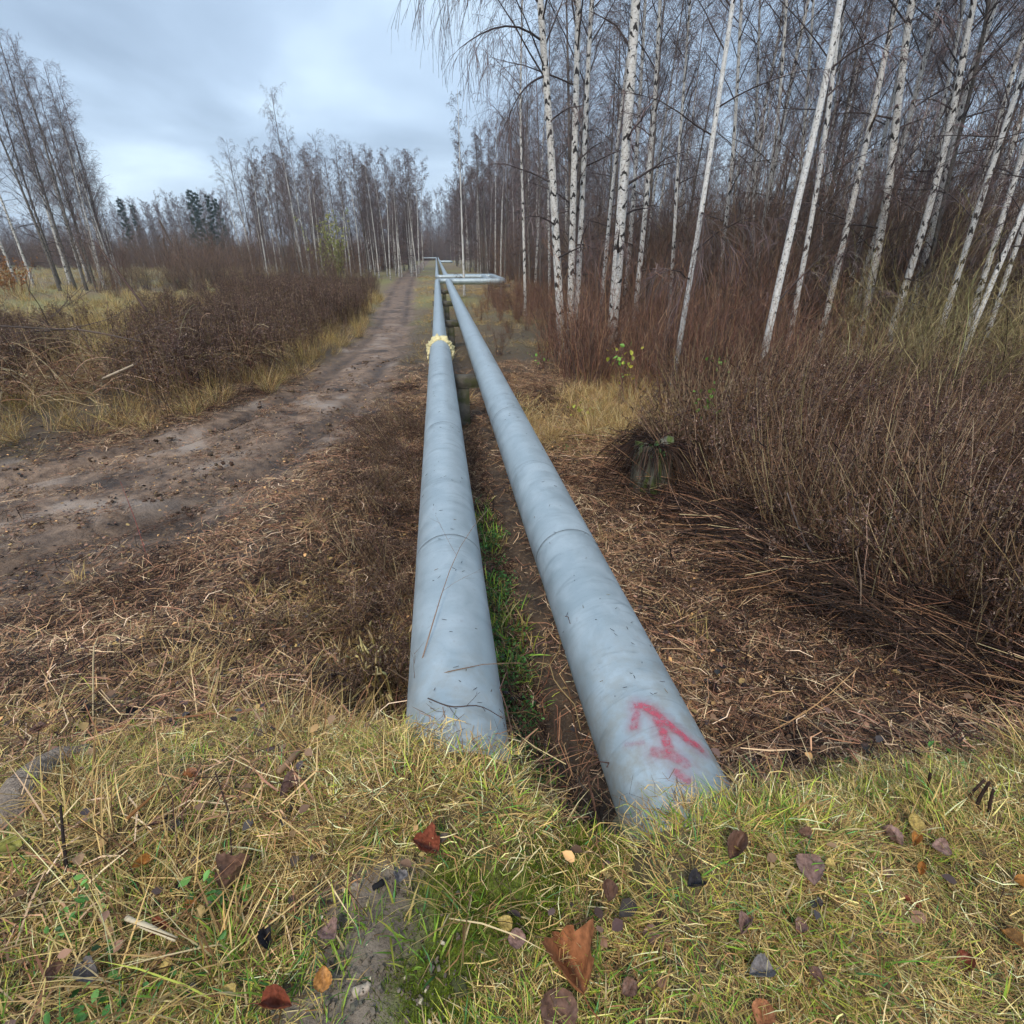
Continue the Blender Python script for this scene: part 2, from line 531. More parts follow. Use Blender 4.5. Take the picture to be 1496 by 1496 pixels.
def pipe_mat():
    m, t, b = new_mat('galvanised_cladding')
    tcn = N(t, 'ShaderNodeTexCoord')
    g = N(t, 'ShaderNodeNewGeometry')
    # zinc spangle and water stains; world position keeps the sheets from repeating
    nz = N(t, 'ShaderNodeTexNoise', i_Scale=7.0, i_Detail=6.0, i_Roughness=0.6, i_Distortion=0.6)
    t.links.new(g.outputs['Position'], nz.inputs['Vector'])
    mp = N(t, 'ShaderNodeMapping'); mp.inputs['Scale'].default_value = (5.0, 26.0, 5.0)
    t.links.new(g.outputs['Position'], mp.inputs[0])
    st = N(t, 'ShaderNodeTexNoise', i_Scale=0.85, i_Detail=5.0, i_Roughness=0.65, i_Distortion=0.8)
    t.links.new(mp.outputs[0], st.inputs['Vector'])
    base = mixc(t, ramp(t, [(0.35, 0.0), (0.65, 1.0)], nz.outputs[0]), (0.34, 0.41, 0.445), (0.45, 0.52, 0.555))
    pn = N(t, 'ShaderNodeTexNoise', i_Scale=1.7, i_Detail=3.0)
    t.links.new(g.outputs['Position'], pn.inputs['Vector'])
    base = mixc(t, math_n(t, 'MULTIPLY', ramp(t, [(0.54, 0.0), (0.66, 0.75)], st.outputs[0]), ramp(t, [(0.42, 0.1), (0.58, 1.0)], pn.outputs[0])), base, (0.25, 0.30, 0.33))
    vo = N(t, 'ShaderNodeTexVoronoi', i_Scale=45.0)
    t.links.new(g.outputs['Position'], vo.inputs['Vector'])
    spot = N(t, 'ShaderNodeTexNoise', i_Scale=38.0, i_Detail=2.0)
    t.links.new(g.outputs['Position'], spot.inputs['Vector'])
    sm = math_n(t, 'MULTIPLY', ramp(t, [(0.64, 0.0), (0.70, 1.0)], spot.outputs[0]), ramp(t, [(0.45, 0.0), (0.6, 1.0)], nz.outputs[0]))
    base = mixc(t, math_n(t, 'MULTIPLY', sm, 0.6), base, (0.36, 0.39, 0.42))
    # grime splashed up where the pipe comes out of the bank
    sx = N(t, 'ShaderNodeSeparateXYZ'); t.links.new(g.outputs['Position'], sx.inputs[0])
    near = ramp(t, [(0.0, 1.0), (1.0, 0.0)], math_n(t, 'MULTIPLY', math_n(t, 'SUBTRACT', sx.outputs[1], 0.85), 1.3))
    gr = N(t, 'ShaderNodeTexNoise', i_Scale=16.0, i_Detail=8.0, i_Roughness=0.7)
    t.links.new(g.outputs['Position'], gr.inputs['Vector'])
    gm = math_n(t, 'MULTIPLY', near, ramp(t, [(0.42, 0.0), (0.62, 0.85)], gr.outputs[0]))
    base = mixc(t, gm, base, (0.34, 0.33, 0.29))
    t.links.new(base, b.inputs['Base Color'])
    b.inputs['Metallic'].default_value = 0.35
    t.links.new(ramp(t, [(0.3, 0.34), (0.7, 0.54)], nz.outputs[0]), b.inputs['Roughness'])
    bp = N(t, 'ShaderNodeBump', i_Strength=0.22, i_Distance=0.02)
    dn = N(t, 'ShaderNodeTexNoise', i_Scale=5.0, i_Detail=2.0)
    t.links.new(g.outputs['Position'], dn.inputs['Vector'])
    t.links.new(dn.outputs[0], bp.inputs['Height'])
    t.links.new(bp.outputs[0], b.inputs['Normal'])
    return m


M_PIPE = pipe_mat()
M_SEAM = noisy_mat('seam_grime', (0.22, 0.25, 0.27), (0.13, 0.15, 0.16), 30, 0.6, 0.1)

# ------------------------------------------------------------------ ground: one sheet out to the horizon
def mound_f(x, y):
    ye = np.interp(x, EX, EY); wd = np.interp(x, EX, EW)
    return 1 - sst(ye, ye + wd, y)


MUDC = atz(540, 1430, 0.31)
MOSSC = [atz(690, 1330, 0.31), atz(650, 1450, 0.31), atz(800, 1290, 0.33), atz(870, 1235, 0.35)]


def mud_mask(x, y):
    d = np.hypot((x - MUDC[0]) / 0.165, (y - MUDC[1] + 0.0) / 0.27) + 0.7 * (fbm(x * 9, y * 9, 77) - 0.5)
    return 1 - sst(0.75, 1.05, d)


def moss_mask(x, y):
    m = 0
    for c, r in zip(MOSSC, (0.14, 0.125, 0.13, 0.09)):
        d = np.hypot(x - c[0], y - c[1]) / r + 0.9 * (fbm(x * 11, y * 11, 91) - 0.5)
        m = np.maximum(m, 1 - sst(0.55, 1.1, d))
    return m


def build_ground():
    u = np.linspace(-6.6, 6.6, 380); X = 0.95 * np.sinh(u)
    v = np.linspace(-2.6, 6.75, 290); Y = 1.6 + 0.95 * np.sinh(v)
    gx, gy = np.meshgrid(X, Y)
    gz = height(gx, gy)
    Vv = np.stack([gx, gy, gz], -1).reshape(-1, 3)
    nx, ny = len(X), len(Y)
    i = np.arange(ny - 1)[:, None] * nx + np.arange(nx - 1)[None]
    q = np.stack([i, i + 1, i + nx + 1, i + nx], -1)
    d, s = trk_dist(gx, gy)
    hw = trk_half(gy)
    trk = 1 - sst(hw * 0.75, hw * 1.3, d + 0.7 * (fbm(gx * 1.3, gy * 1.3, 15) - 0.5))
    q = q.reshape(-1, 4)
    on_track = trk.ravel()[q].mean(1) > 0.5
    mb = MB(); mt = MB()
    # colour channels are masks: track, moss, bare mud
    full = dict( col=np.stack([trk, moss_mask(gx, gy), mud_mask(gx, gy)], -1).reshape(-1, 3),
           aux=np.stack([mound_f(gx, gy), np.clip(s, -3, 3), np.exp(-((np.abs(s) / hw - 0.58) / 0.2) ** 2) * sst(0.30, 0.6, fbm(gx * 0.8, gy * 0.8, 201))], -1).reshape(-1, 3))
    for b_, sel in ((mb, ~on_track), (mt, on_track)):
        used, inv = np.unique(q[sel], return_inverse=True)
        b_.add(Vv[used], quads=inv.reshape(-1, 4), col=full['col'][used], aux=full['aux'][used])
    m, t, b = new_mat('ground_soil')
    a = N(t, 'ShaderNodeAttribute', attribute_name='Col')
    sc = N(t, 'ShaderNodeSeparateColor'); t.links.new(a.outputs['Color'], sc.inputs[0])
    ax = N(t, 'ShaderNodeAttribute', attribute_name='aux')
    sx = N(t, 'ShaderNodeSeparateXYZ'); t.links.new(ax.outputs['Vector'], sx.inputs[0])
    g = N(t, 'ShaderNodeNewGeometry')

    def nz(scale, detail=6, rough=0.6, off=0.0):
        n = N(t, 'ShaderNodeTexNoise', i_Scale=scale, i_Detail=detail, i_Roughness=rough)
        mp = N(t, 'ShaderNodeMapping'); mp.inputs['Location'].default_value = (off, off * 1.7, 0)
        t.links.new(g.outputs['Position'], mp.inputs[0]); t.links.new(mp.outputs[0], n.inputs['Vector'])
        return n.outputs[0]
    fine, mid, big, huge = nz(45), nz(7, 8, 0.65), nz(1.3, 5, 0.55, 3), nz(0.12, 4, 0.5, 9)
    soil = mixc(t, ramp(t, [(0.35, 0.0), (0.65, 1.0)], mid), (0.035, 0.023, 0.016), (0.12, 0.077, 0.047))
    soil = mixc(t, ramp(t, [(0.55, 0.0), (0.7, 0.6)], fine), soil, (0.27, 0.19, 0.105))
    field = mixc(t, ramp(t, [(0.42, 0.0), (0.60, 1.0)], huge), (0.22, 0.16, 0.085), (0.24, 0.22, 0.075))
    dist = N(t, 'ShaderNodeVectorMath', operation='LENGTH'); t.links.new(g.outputs['Position'], dist.inputs[0])
    far = ramp(t, [(0.18, 0.0), (0.5, 1.0)], math_n(t, 'MULTIPLY', dist.outputs['Value'], 1 / 60))
    soil = mixc(t, math_n(t, 'MULTIPLY', far, 0.85), soil, field)
    mud = mixc(t, ramp(t, [(0.36, 0.0), (0.62, 1.0)], mid), (0.10, 0.062, 0.041), (0.30, 0.205, 0.142))
    mud = mixc(t, math_n(t, 'MULTIPLY', ramp(t, [(0.55, 0.0), (0.66, 0.8)], big), math_n(t, 'SUBTRACT', 1.0, math_n(t, 'MULTIPLY', far, 0.9))), mud, (0.37, 0.295, 0.24))
    mud = mixc(t, ramp(t, [(0.34, 0.9), (0.45, 0.0)], big), mud, (0.05, 0.035, 0.028))
    mud = mixc(t, ramp(t, [(0.60, 0.0), (0.72, 0.5)], fine), mud, (0.24, 0.165, 0.10))
    mud = mixc(t, math_n(t, 'MULTIPLY', sx.outputs[2], 0.85), mud, mixc(t, ramp(t, [(0.4, 0.0), (0.6, 1.0)], mid), (0.05, 0.033, 0.024), (0.11, 0.074, 0.053)))
    c = mixc(t, sc.outputs[0], soil, mud)
    lawn = mixc(t, ramp(t, [(0.4, 0.0), (0.6, 1.0)], mid), (0.085, 0.06, 0.035), (0.15, 0.115, 0.055))
    c = mixc(t, math_n(t, 'MULTIPLY', sx.outputs[0], 0.9), c, lawn)
    bare = mixc(t, ramp(t, [(0.4, 0.0), (0.62, 1.0)], mid), (0.145, 0.115, 0.088), (0.25, 0.205, 0.16))
    c = mixc(t, sc.outputs[2], c, bare)
    moss = mixc(t, ramp(t, [(0.35, 0.0), (0.65, 1.0)], nz(60, 4)), (0.07, 0.085, 0.016), (0.19, 0.25, 0.028))
    c = mixc(t, math_n(t, 'MULTIPLY', sc.outputs[1], 0.92), c, moss)
    t.links.new(c, b.inputs['Base Color'])
    t.links.new(ramp(t, [(0.35, 0.5), (0.65, 0.85)], mid), b.inputs['Roughness'])
    b.inputs['Specular IOR Level'].default_value = 0.35
    h = math_n(t, 'ADD', math_n(t, 'MULTIPLY', mid, 1.0), math_n(t, 'MULTIPLY', fine, 0.45))
    bp = N(t, 'ShaderNodeBump', i_Strength=0.9, i_Distance=0.035)
    t.links.new(h, bp.inputs['Height']); t.links.new(bp.outputs[0], b.inputs['Normal'])
    tag(obj('ground', mb.mesh('ground', m, True)), kind='structure')
    tag(obj('dirt_track', mt.mesh('dirt_track', m, True)), 'rutted brown mud track running along the left of the pipes', kind='structure')


build_ground()


# ------------------------------------------------------------------ the two clad pipes
def fillet(pts, rad, n=7):
    pts = [np.array(p, float) for p in pts]
    out = [pts[0]]; kinds = []
    for a, b_, c in zip(pts[:-2], pts[1:-1], pts[2:]):
        d1 = unit(a - b_); d2 = unit(c - b_)
        if np.dot(d1, d2) < -0.9995:
            kinds.append(('straight', [out[-1], b_])); out.append(b_)
            continue
        r = min(rad, np.linalg.norm(a - b_) * 0.45, np.linalg.norm(c - b_) * 0.45)
        p1 = b_ + d1 * r; p2 = b_ + d2 * r
        arc = [(1 - s) ** 2 * p1 + 2 * s * (1 - s) * b_ + s * s * p2 for s in np.linspace(0, 1, n)]
        kinds.append(('straight', [out[-1], arc[0]])); kinds.append(('elbow', arc))
        out.append(arc[-1])
    kinds.append(('straight', [out[-1], pts[-1]]))
    return kinds


def tube_part(name, path, rads, parent, sides=40):
    P = np.array(path, float)[None]
    mb = MB()
    T = unit(P[0, -1] - P[0, 0])
    ref = np.array([[0, 0, 1.0]]) if abs(T[2]) < 0.7 else np.array([[0, 1.0, 0]])
    mb.tubes(P, np.array(rads, float)[None], sides, (0.5, 0.5, 0.5), ref=ref)
    return obj(name, mb.mesh(name, M_PIPE, True), parent)


def pipe(name, label, pts, rad_at, sheet):
    root = empty(name, (0, 0, 0))
    tag(root, label, 'pipe', 'heating pipes running side by side')
    first = None
    for kind, seg in fillet(pts, 0.3):
        a, b_ = np.array(seg[0]), np.array(seg[-1])
        L = np.linalg.norm(b_ - a)
        if kind == 'elbow':
            r = rad_at(a)
            tube_part('elbow', seg, [r] * len(seg), root, 24)
            continue
        if L < 0.02:
            continue
        s = 0.0
        while s < L - 1e-4:
            y = a[1] + (b_ - a)[1] / L * s
            step = sheet(y)
            e = min(s + step, L)
            if L - e < 0.4:
                e = L
            p = lambda q: a + (b_ - a) * (q / L)
            r = rad_at(p((s + e) / 2))
            lap = min(0.035, (e - s) * 0.2)
            far = np.linalg.norm(p(s)) > 40
            if far:
                path, rads = [p(s), p(e)], [r, r]
            else:   # each sheet has a swaged bead and laps over the next one
                qs = [s - 0.014, s - 0.012, s + lap * 0.5, s + lap * 0.62, s + lap * 0.8, s + lap * 0.98, s + lap * 1.1] + list(np.linspace(s + lap * 1.3, e, 6))
                rs = [r + 0.0010, r + 0.0012, r + 0.0012, r + 0.0002, r - 0.0002, r + 0.0002, r + 0.0012] + list(np.linspace(r + 0.0012, r, 6))
                path, rads = [p(q) for q in qs], rs
            o = tube_part('cladding_sheet', path, rads, root, 44 if not far else 16)
            if not far and s > 0.1 and kind == 'straight':
                tube_part('seam_band', [p(s + lap * 0.72), p(s + lap * 0.72 + 0.007)], [r + 0.0022] * 2, root, 44).data.materials[0] = M_SEAM
            if first is None and e - s > 0.5:
                first = o
            s = e
    return root, first


LY, RY, LY2, RY2 = 31.9, 31.3, 37.4, 38.0
FOAM_Y = 8.75
pipe_l, sheet_l = pipe('heating_pipe', 'galvanised heating pipe nearer the track, ringed with yellow foam',
     [(PXL, 1.03, PZ), (PXL, FOAM_Y, PZ), (PXL, LY, PZ), (2.95, LY, PZ), (2.95, LY2, PZ), (PXL, LY2, PZ),
      (PXL, 190, PZ), (-4.6, 190, PZ), (-4.6, 198, PZ), (PXL, 198, PZ), (PXL, 235, PZ)],
     lambda p: PR if p[1] < FOAM_Y else 0.128, lambda y: 1.2 if y < 1.1 else (1.9 if y < 9 else (3.0 if y < 32 else 12)))
pipe_r, sheet_r = pipe('heating_pipe', 'galvanised heating pipe on the wood side, marked with a red arrow',
     [(PXR, 0.705, PZ), (PXR, RY, PZ), (3.55, RY, PZ), (3.55, RY2, PZ), (PXR, RY2, PZ),
      (PXR, 104, PZ), (2.7, 104, PZ), (2.7, 111, PZ), (PXR, 111, PZ), (PXR, 230, PZ)],
     lambda p: PR, lambda y: 1.5 if y < 1.0 else (2.3 if y < 9 else (3.2 if y < 32 else 12)))


def on_cyl(px, py, cx, r=PR + 0.0035):
    """pixel -> (angle from the pipe's crown, y) on a straight pipe"""
    d = ray(px, py)
    ox, oz = CAM[0] - cx, CAM[2] - PZ
    A = d[0] ** 2 + d[2] ** 2; B = 2 * (ox * d[0] + oz * d[2]); Cc = ox * ox + oz * oz - r * r
    t = (-B - math.sqrt(max(B * B - 4 * A * Cc, 0))) / (2 * A)
    p = CAM + d * t
    return math.atan2(p[0] - cx, p[2] - PZ), p[1]


def paint_arrow():
    strokes = [([(931, 1031), (950, 1036), (980, 1062), (1003, 1080), (1022, 1093)], 0.013, 1.0),
               ([(936, 1032), (929, 1046), (926, 1062)], 0.011, 0.75),
               ([(955, 1040), (966, 1062), (974, 1085), (980, 1100)], 0.013, 0.85),
               ([(957, 1098), (985, 1105), (1000, 1115)], 0.016, 0.55),
               ([(990, 1128), (1003, 1140)], 0.011, 0.7),
               ([(915, 1088), (940, 1085)], 0.006, 0.35)]
    na, ny = 150, 160
    an = np.linspace(-0.95, 1.4, na); yy = np.linspace(0.80, 1.45, ny)
    ga, gy = np.meshgrid(an, yy)
    rr = PR + 0.0045
    ux, uy = ga * rr, gy
    alpha = np.zeros(ga.shape)
    for pts, wd, op in strokes:
        q = [on_cyl(*p, PXR) for p in pts]
        q = [(a * rr, y) for a, y in q]
        for (ax, ay), (bx, by) in zip(q[:-1], q[1:]):
            dx, dy = bx - ax, by - ay
            t = np.clip(((ux - ax) * dx + (uy - ay) * dy) / (dx * dx + dy * dy + 1e-12), 0, 1)
            d = np.hypot(ux - ax - t * dx, uy - ay - t * dy)
            alpha = np.maximum(alpha, op * np.maximum(0.9 * (1 - sst(wd * 0.5, wd * 1.7, d)), 0.36 * (1 - sst(0, wd * 4.0, d))))
    V = np.stack([PXR + rr * np.sin(ga), gy, PZ + rr * np.cos(ga)], -1)
    i = np.arange(ny - 1)[:, None] * na + np.arange(na - 1)[None]
    q = np.stack([i, i + 1, i + na + 1, i + na], -1).reshape(-1, 4)
    keep = alpha.ravel()[q].max(1) > 0.004
    mb = MB()
    mb.add(V, quads=q[keep], col=np.repeat(alpha.reshape(-1, 1), 3, 1))
    m, t, b = new_mat('red_spray_paint')
    a = N(t, 'ShaderNodeAttribute', attribute_name='Col')
    g = N(t, 'ShaderNodeNewGeometry')
    n1 = N(t, 'ShaderNodeTexNoise', i_Scale=55.0, i_Detail=5.0, i_Roughness=0.7)
    t.links.new(g.outputs['Position'], n1.inputs['Vector'])
    fac = math_n(t, 'MULTIPLY', a.outputs['Fac'], ramp(t, [(0.30, 1.15), (0.62, 0.35)], n1.outputs[0]), True)
    b.inputs['Base Color'].default_value = (0.50, 0.07, 0.11, 1)
    b.inputs['Roughness'].default_value = 0.55
    tr = N(t, 'ShaderNodeBsdfTransparent')
    mx = N(t, 'ShaderNodeMixShader')
    t.links.new(fac, mx.inputs[0]); t.links.new(tr.outputs[0], mx.inputs[1]); t.links.new(b.outputs[0], mx.inputs[2])
    t.links.new(mx.outputs[0], t.nodes['Material Output'].inputs[0])
    o = obj('painted_arrow', mb.mesh('painted_arrow', m, True), sheet_r)
    o['label'] = 'faded red spray-painted arrow'


paint_arrow()


# ring of yellow expanding foam round the nearer pipe
def foam_ring():
    mb = MB()
    n, k = 90, 18
    th = np.arange(n) / n * 2 * math.pi
    ph = np.arange(k) / k * 2 * math.pi
    T, Pp = np.meshgrid(th, ph, indexing='ij')
    lump = fbm(np.cos(T) * 6 + 9 + np.cos(Pp), np.sin(T) * 6 + 9 + np.sin(Pp) * 1.3, 5)
    lump2 = fbm(np.cos(T) * 17 + 40 + 2 * np.cos(Pp), np.sin(T) * 17 + 40 + 2 * np.sin(Pp), 8)
    rr = 0.040 + 0.09 * (lump - 0.4) + 0.075 * (lump2 - 0.5)
    yw = 0.13 + 0.12 * (lump2 - 0.4)
    rad = PR + 0.0 + rr * np.cos(Pp)
    V = np.stack([PXL + rad * np.sin(T), FOAM_Y + yw * np.sin(Pp) + 0.05 * np.sin(3 * T + 1) * 0.6, PZ + rad * np.cos(T)], -1)
    i = np.arange(n)[:, None]; j = np.arange(k)[None]
    q = np.stack([i * k + j, i * k + (j + 1) % k, ((i + 1) % n) * k + (j + 1) % k, ((i + 1) % n) * k + j], -1)
    mb.add(V, quads=q)
    # torn flaps hanging at the sides
    for t0, y0, L in ((-1.7, -0.14, 0.15), (-1.45, -0.22, 0.10), (1.75, -0.1, 0.22), (1.6, -0.2, 0.18), (-2.0, -0.05, 0.2), (1.3, -0.16, 0.1), (-1.1, -0.2, 0.1)):
        c = np.array([PXL + (PR + 0.02) * math.sin(t0), FOAM_Y + y0 + 0.1, PZ + (PR + 0.02) * math.cos(t0)])
        s = np.linspace(0, 1, 5)
        P = c[None] + np.stack([0.02 * np.sin(s * 5), -s * L * 0.6, -s * L * 0.7], 1) + RNG.normal(0, 0.008, (5, 3))
        mb.tubes(P[None], np.array([[0.03, 0.035, 0.03, 0.022, 0.004]]), 7)
    return mb


o = obj('foam_collar', foam_ring().mesh('foam_collar', M_FOAM, True))
tag(o, 'ragged ring of yellow insulation foam around the pipe by the track', 'foam')

# concrete supports under the pipes
for i, (y, lab) in enumerate(((7.55, 'mossy concrete pipe support, the nearest one between the two pipes'),
                              (14.4, 'concrete pipe support standing just past the yellow foam ring'),
                              (20.4, 'concrete pipe support between the foam ring and the pipe loop, second of three'),
                              (26.8, 'concrete pipe support closest in front of the sideways pipe loop'))):
    root = empty('pipe_support', (0.27, y, -0.75))
    tag(root, lab, 'pipe support', 'concrete supports under the pipes')
    mb = MB(); mb.box((0, 0, 0.36), (0.17, 0.17, 0.74), 0.05, jit=0.004, bev=0.012)
    obj('post', mb.mesh('post', M_CONC), root)
    mb = MB(); mb.box((0, 0, 0.745), (0.98, 0.22, 0.15), 0.02, jit=0.005, bev=0.012)
    obj('crossbeam', mb.mesh('crossbeam', M_CONC), root)
    for x in (-0.29, 0.295):
        mb = MB(); mb.box((x, 0, 0.826), (0.16, 0.13, 0.030), 0, bev=0.004)
        obj('saddle', mb.mesh('saddle', M_IRON), root)
for x, y, lab in ((3.45, 31.35, 'low concrete block under the near corner of the pipe loop'), (3.4, 37.9, 'low concrete block under the far corner of the pipe loop')):
    root = empty('loop_support', (x, y, -0.75)); tag(root, lab, 'pipe support', 'concrete supports under the pipe loop')
    mb = MB(); mb.box((0, 0, 0.36), (0.3, 0.3, 0.74), 0.05, jit=0.006, bev=0.02)
    obj('post', mb.mesh('post', M_CONC), root)
    mb = MB(); mb.box((0, 0, 0.75), (0.9, 0.3, 0.15), 0.02, jit=0.006, bev=0.015)
    obj('crossbeam', mb.mesh('crossbeam', M_CONC), root)

# lump of old concrete under the mouth of the right-hand pipe
p = ground(925, 1185)
mb = MB(); mb.box((0, 0, 0), (0.13, 0.16, 0.34), 0.3, jit=0.008, bev=0.02)
tag(obj('concrete_block', mb.mesh('concrete_block', M_CONC), None, (0.465, 0.90, 0.04), (0.1, 0.12, 0.3)),
    'greenish lump of concrete under the mouth of the arrow-marked pipe', 'concrete block')


# ------------------------------------------------------------------ trees
def interp_path(P, t):
    """P (N,K,3), t (N,m) in 0..1 -> positions (N,m,3), tangents"""
    Nn, K = P.shape[:2]
    f = np.clip(t, 0, 0.9999) * (K - 1)
    i = f.astype(int); w = (f - i)[..., None]
    n = np.arange(Nn)[:, None]
    a, b_ = P[n, i], P[n, i + 1]
    return a * (1 - w) + b_ * w, unit(b_ - a)


def offshoots(P, n, t0, t1, ang, ang_var, length, len_taper, droop, K=5, wig=0.05, up=0.0):
    """n side branches on each of the N parents"""
    Nn = P.shape[0]
    t = t0 + (t1 - t0) * (np.arange(n)[None] + RNG.random((Nn, n))) / n
    S, T = interp_path(P, t)
    S = S.reshape(-1, 3); T = T.reshape(-1, 3); tt = t.reshape(-1)
    m = len(S)
    side = unit(np.cross(T, rand_unit(m)))
    a = np.radians(ang + RNG.normal(0, ang_var, m))
    D = unit(T * np.cos(a)[:, None] + side * np.sin(a)[:, None] + np.array([0, 0, up]))
    Lp = np.linalg.norm(P[:, -1] - P[:, 0], axis=1).repeat(n)
    L = (length * Lp if length > 0 else -length) * (1 - len_taper * tt) * RNG.uniform(0.65, 1.2, m)
    u = np.linspace(0, 1, K)
    Q = S[:, None] + D[:, None] * (L[:, None] * u[None])[..., None]
    Q[..., 2] -= (droop * L[:, None] * u[None] ** 2)
    Q[:, 1:] += np.cumsum(RNG.normal(0, wig, (m, K - 1, 3)), 1) * L[:, None, None] / K
    return Q, L, tt


TW = [(0.16, 0.118, 0.112), (0.125, 0.094, 0.090), (0.20, 0.148, 0.136), (0.11, 0.088, 0.088)]


def crown_mesh(name, trunk, r0, n1=34, n2=7, n3=8, t0=0.35, droop=0.5, spread=0.17, twig=0.010, tint=(1, 1, 1), ang=42, low=0):
    mb = MB()
    P = trunk[None]
    H = np.linalg.norm(trunk[-1] - trunk[0])
    B, L, tt = offshoots(P, n1, t0, 0.98, ang, 9, spread, 0.62, 0.12, 6, 0.05)
    if low:
        B2, L2, tt2 = offshoots(P, low, 0.10, t0, 65, 12, spread * 0.6, 0.3, 0.18, 6, 0.08)
        B = np.concatenate([B, B2]); L = np.concatenate([L, L2]); tt = np.concatenate([tt, tt2])
    rb = r0 * (1 - tt) ** 0.9 * 0.21 + 0.006
    u6 = np.linspace(1, 0.15, 6)[None]
    tint = np.array(tint)
    bc = np.array([(0.07, 0.055, 0.052)]) * tint
    mb.tubes(B, rb[:, None] * u6, 4, bc.repeat(len(B), 0))
    C, LC, tc_ = offshoots(B, n2, 0.15, 1.0, 36, 12, 0.50, 0.45, droop * 0.4, 4, 0.07)
    mb.ribbons(C, (np.full(len(C), twig * 1.25)[:, None]) * np.linspace(1, 0.5, 4)[None], rand_unit(len(C)), pick_cols(len(C), TW, [1, 1, 1, 1]) * tint)
    D, LD, td = offshoots(C, n3, 0.05, 1.0, 36, 16, 0.72, 0.30, droop, 3, 0.10, -0.35 * droop)
    mb.ribbons(D, np.full(len(D), twig)[:, None] * np.linspace(1, 0.5, 3)[None], rand_unit(len(D)), pick_cols(len(D), TW, [1, 1, 1, 1]) * tint)
    return mb.mesh(name, M_TWIG)


def trunk_mesh(name, pts, r0, mat, sides=12, rtop=0.25, flare=0.35):
    K = len(pts)
    P = np.array(pts)[None]
    u = np.linspace(0, 1, K)
    seg = np.linalg.norm(np.diff(P[0], axis=0), axis=1); arc = np.concatenate([[0], np.cumsum(seg)])
    s = arc / arc[-1]
    rad = r0 * (1 - (1 - rtop * 0.5) * s ** 0.95) * (1 + flare * np.exp(-arc / 0.28))
    rad = np.maximum(rad * (1 + RNG.normal(0, 0.012, K)), 0.006)
    mb = MB()
    mb.tubes(P, rad[None], sides, (0.5, 0.5, 0.5), seam=True, ref=np.array([[0, 1.0, 0.0]]))
    return mb.mesh(name, mat, True)


def curved_trunk(H, lean=0.04, wob=0.02, K=18):
    u = np.linspace(0, 1, K)
    a = RNG.uniform(0, 6.28)
    x = lean * H * u ** 1.4 * math.cos(a) + wob * H * np.sin(u * RNG.uniform(2, 5) + a) * u
    y = lean * H * u ** 1.4 * math.sin(a) + wob * H * np.sin(u * RNG.uniform(2, 5) + 2 * a) * u
    P = np.stack([x, y, u * H], 1)
    P -= P[0]
    return P


def catmull(pts, n):
    pts = np.array(pts, float)
    d = np.concatenate([[0], np.cumsum(np.linalg.norm(np.diff(pts, axis=0), axis=1))])
    q = np.linspace(0, d[-1], n)
    out = np.stack([np.interp(q, d, pts[:, k]) for k in range(3)], 1)
    for _ in range(2):
        out[1:-1] = 0.25 * out[:-2] + 0.5 * out[1:-1] + 0.25 * out[2:]
    return out


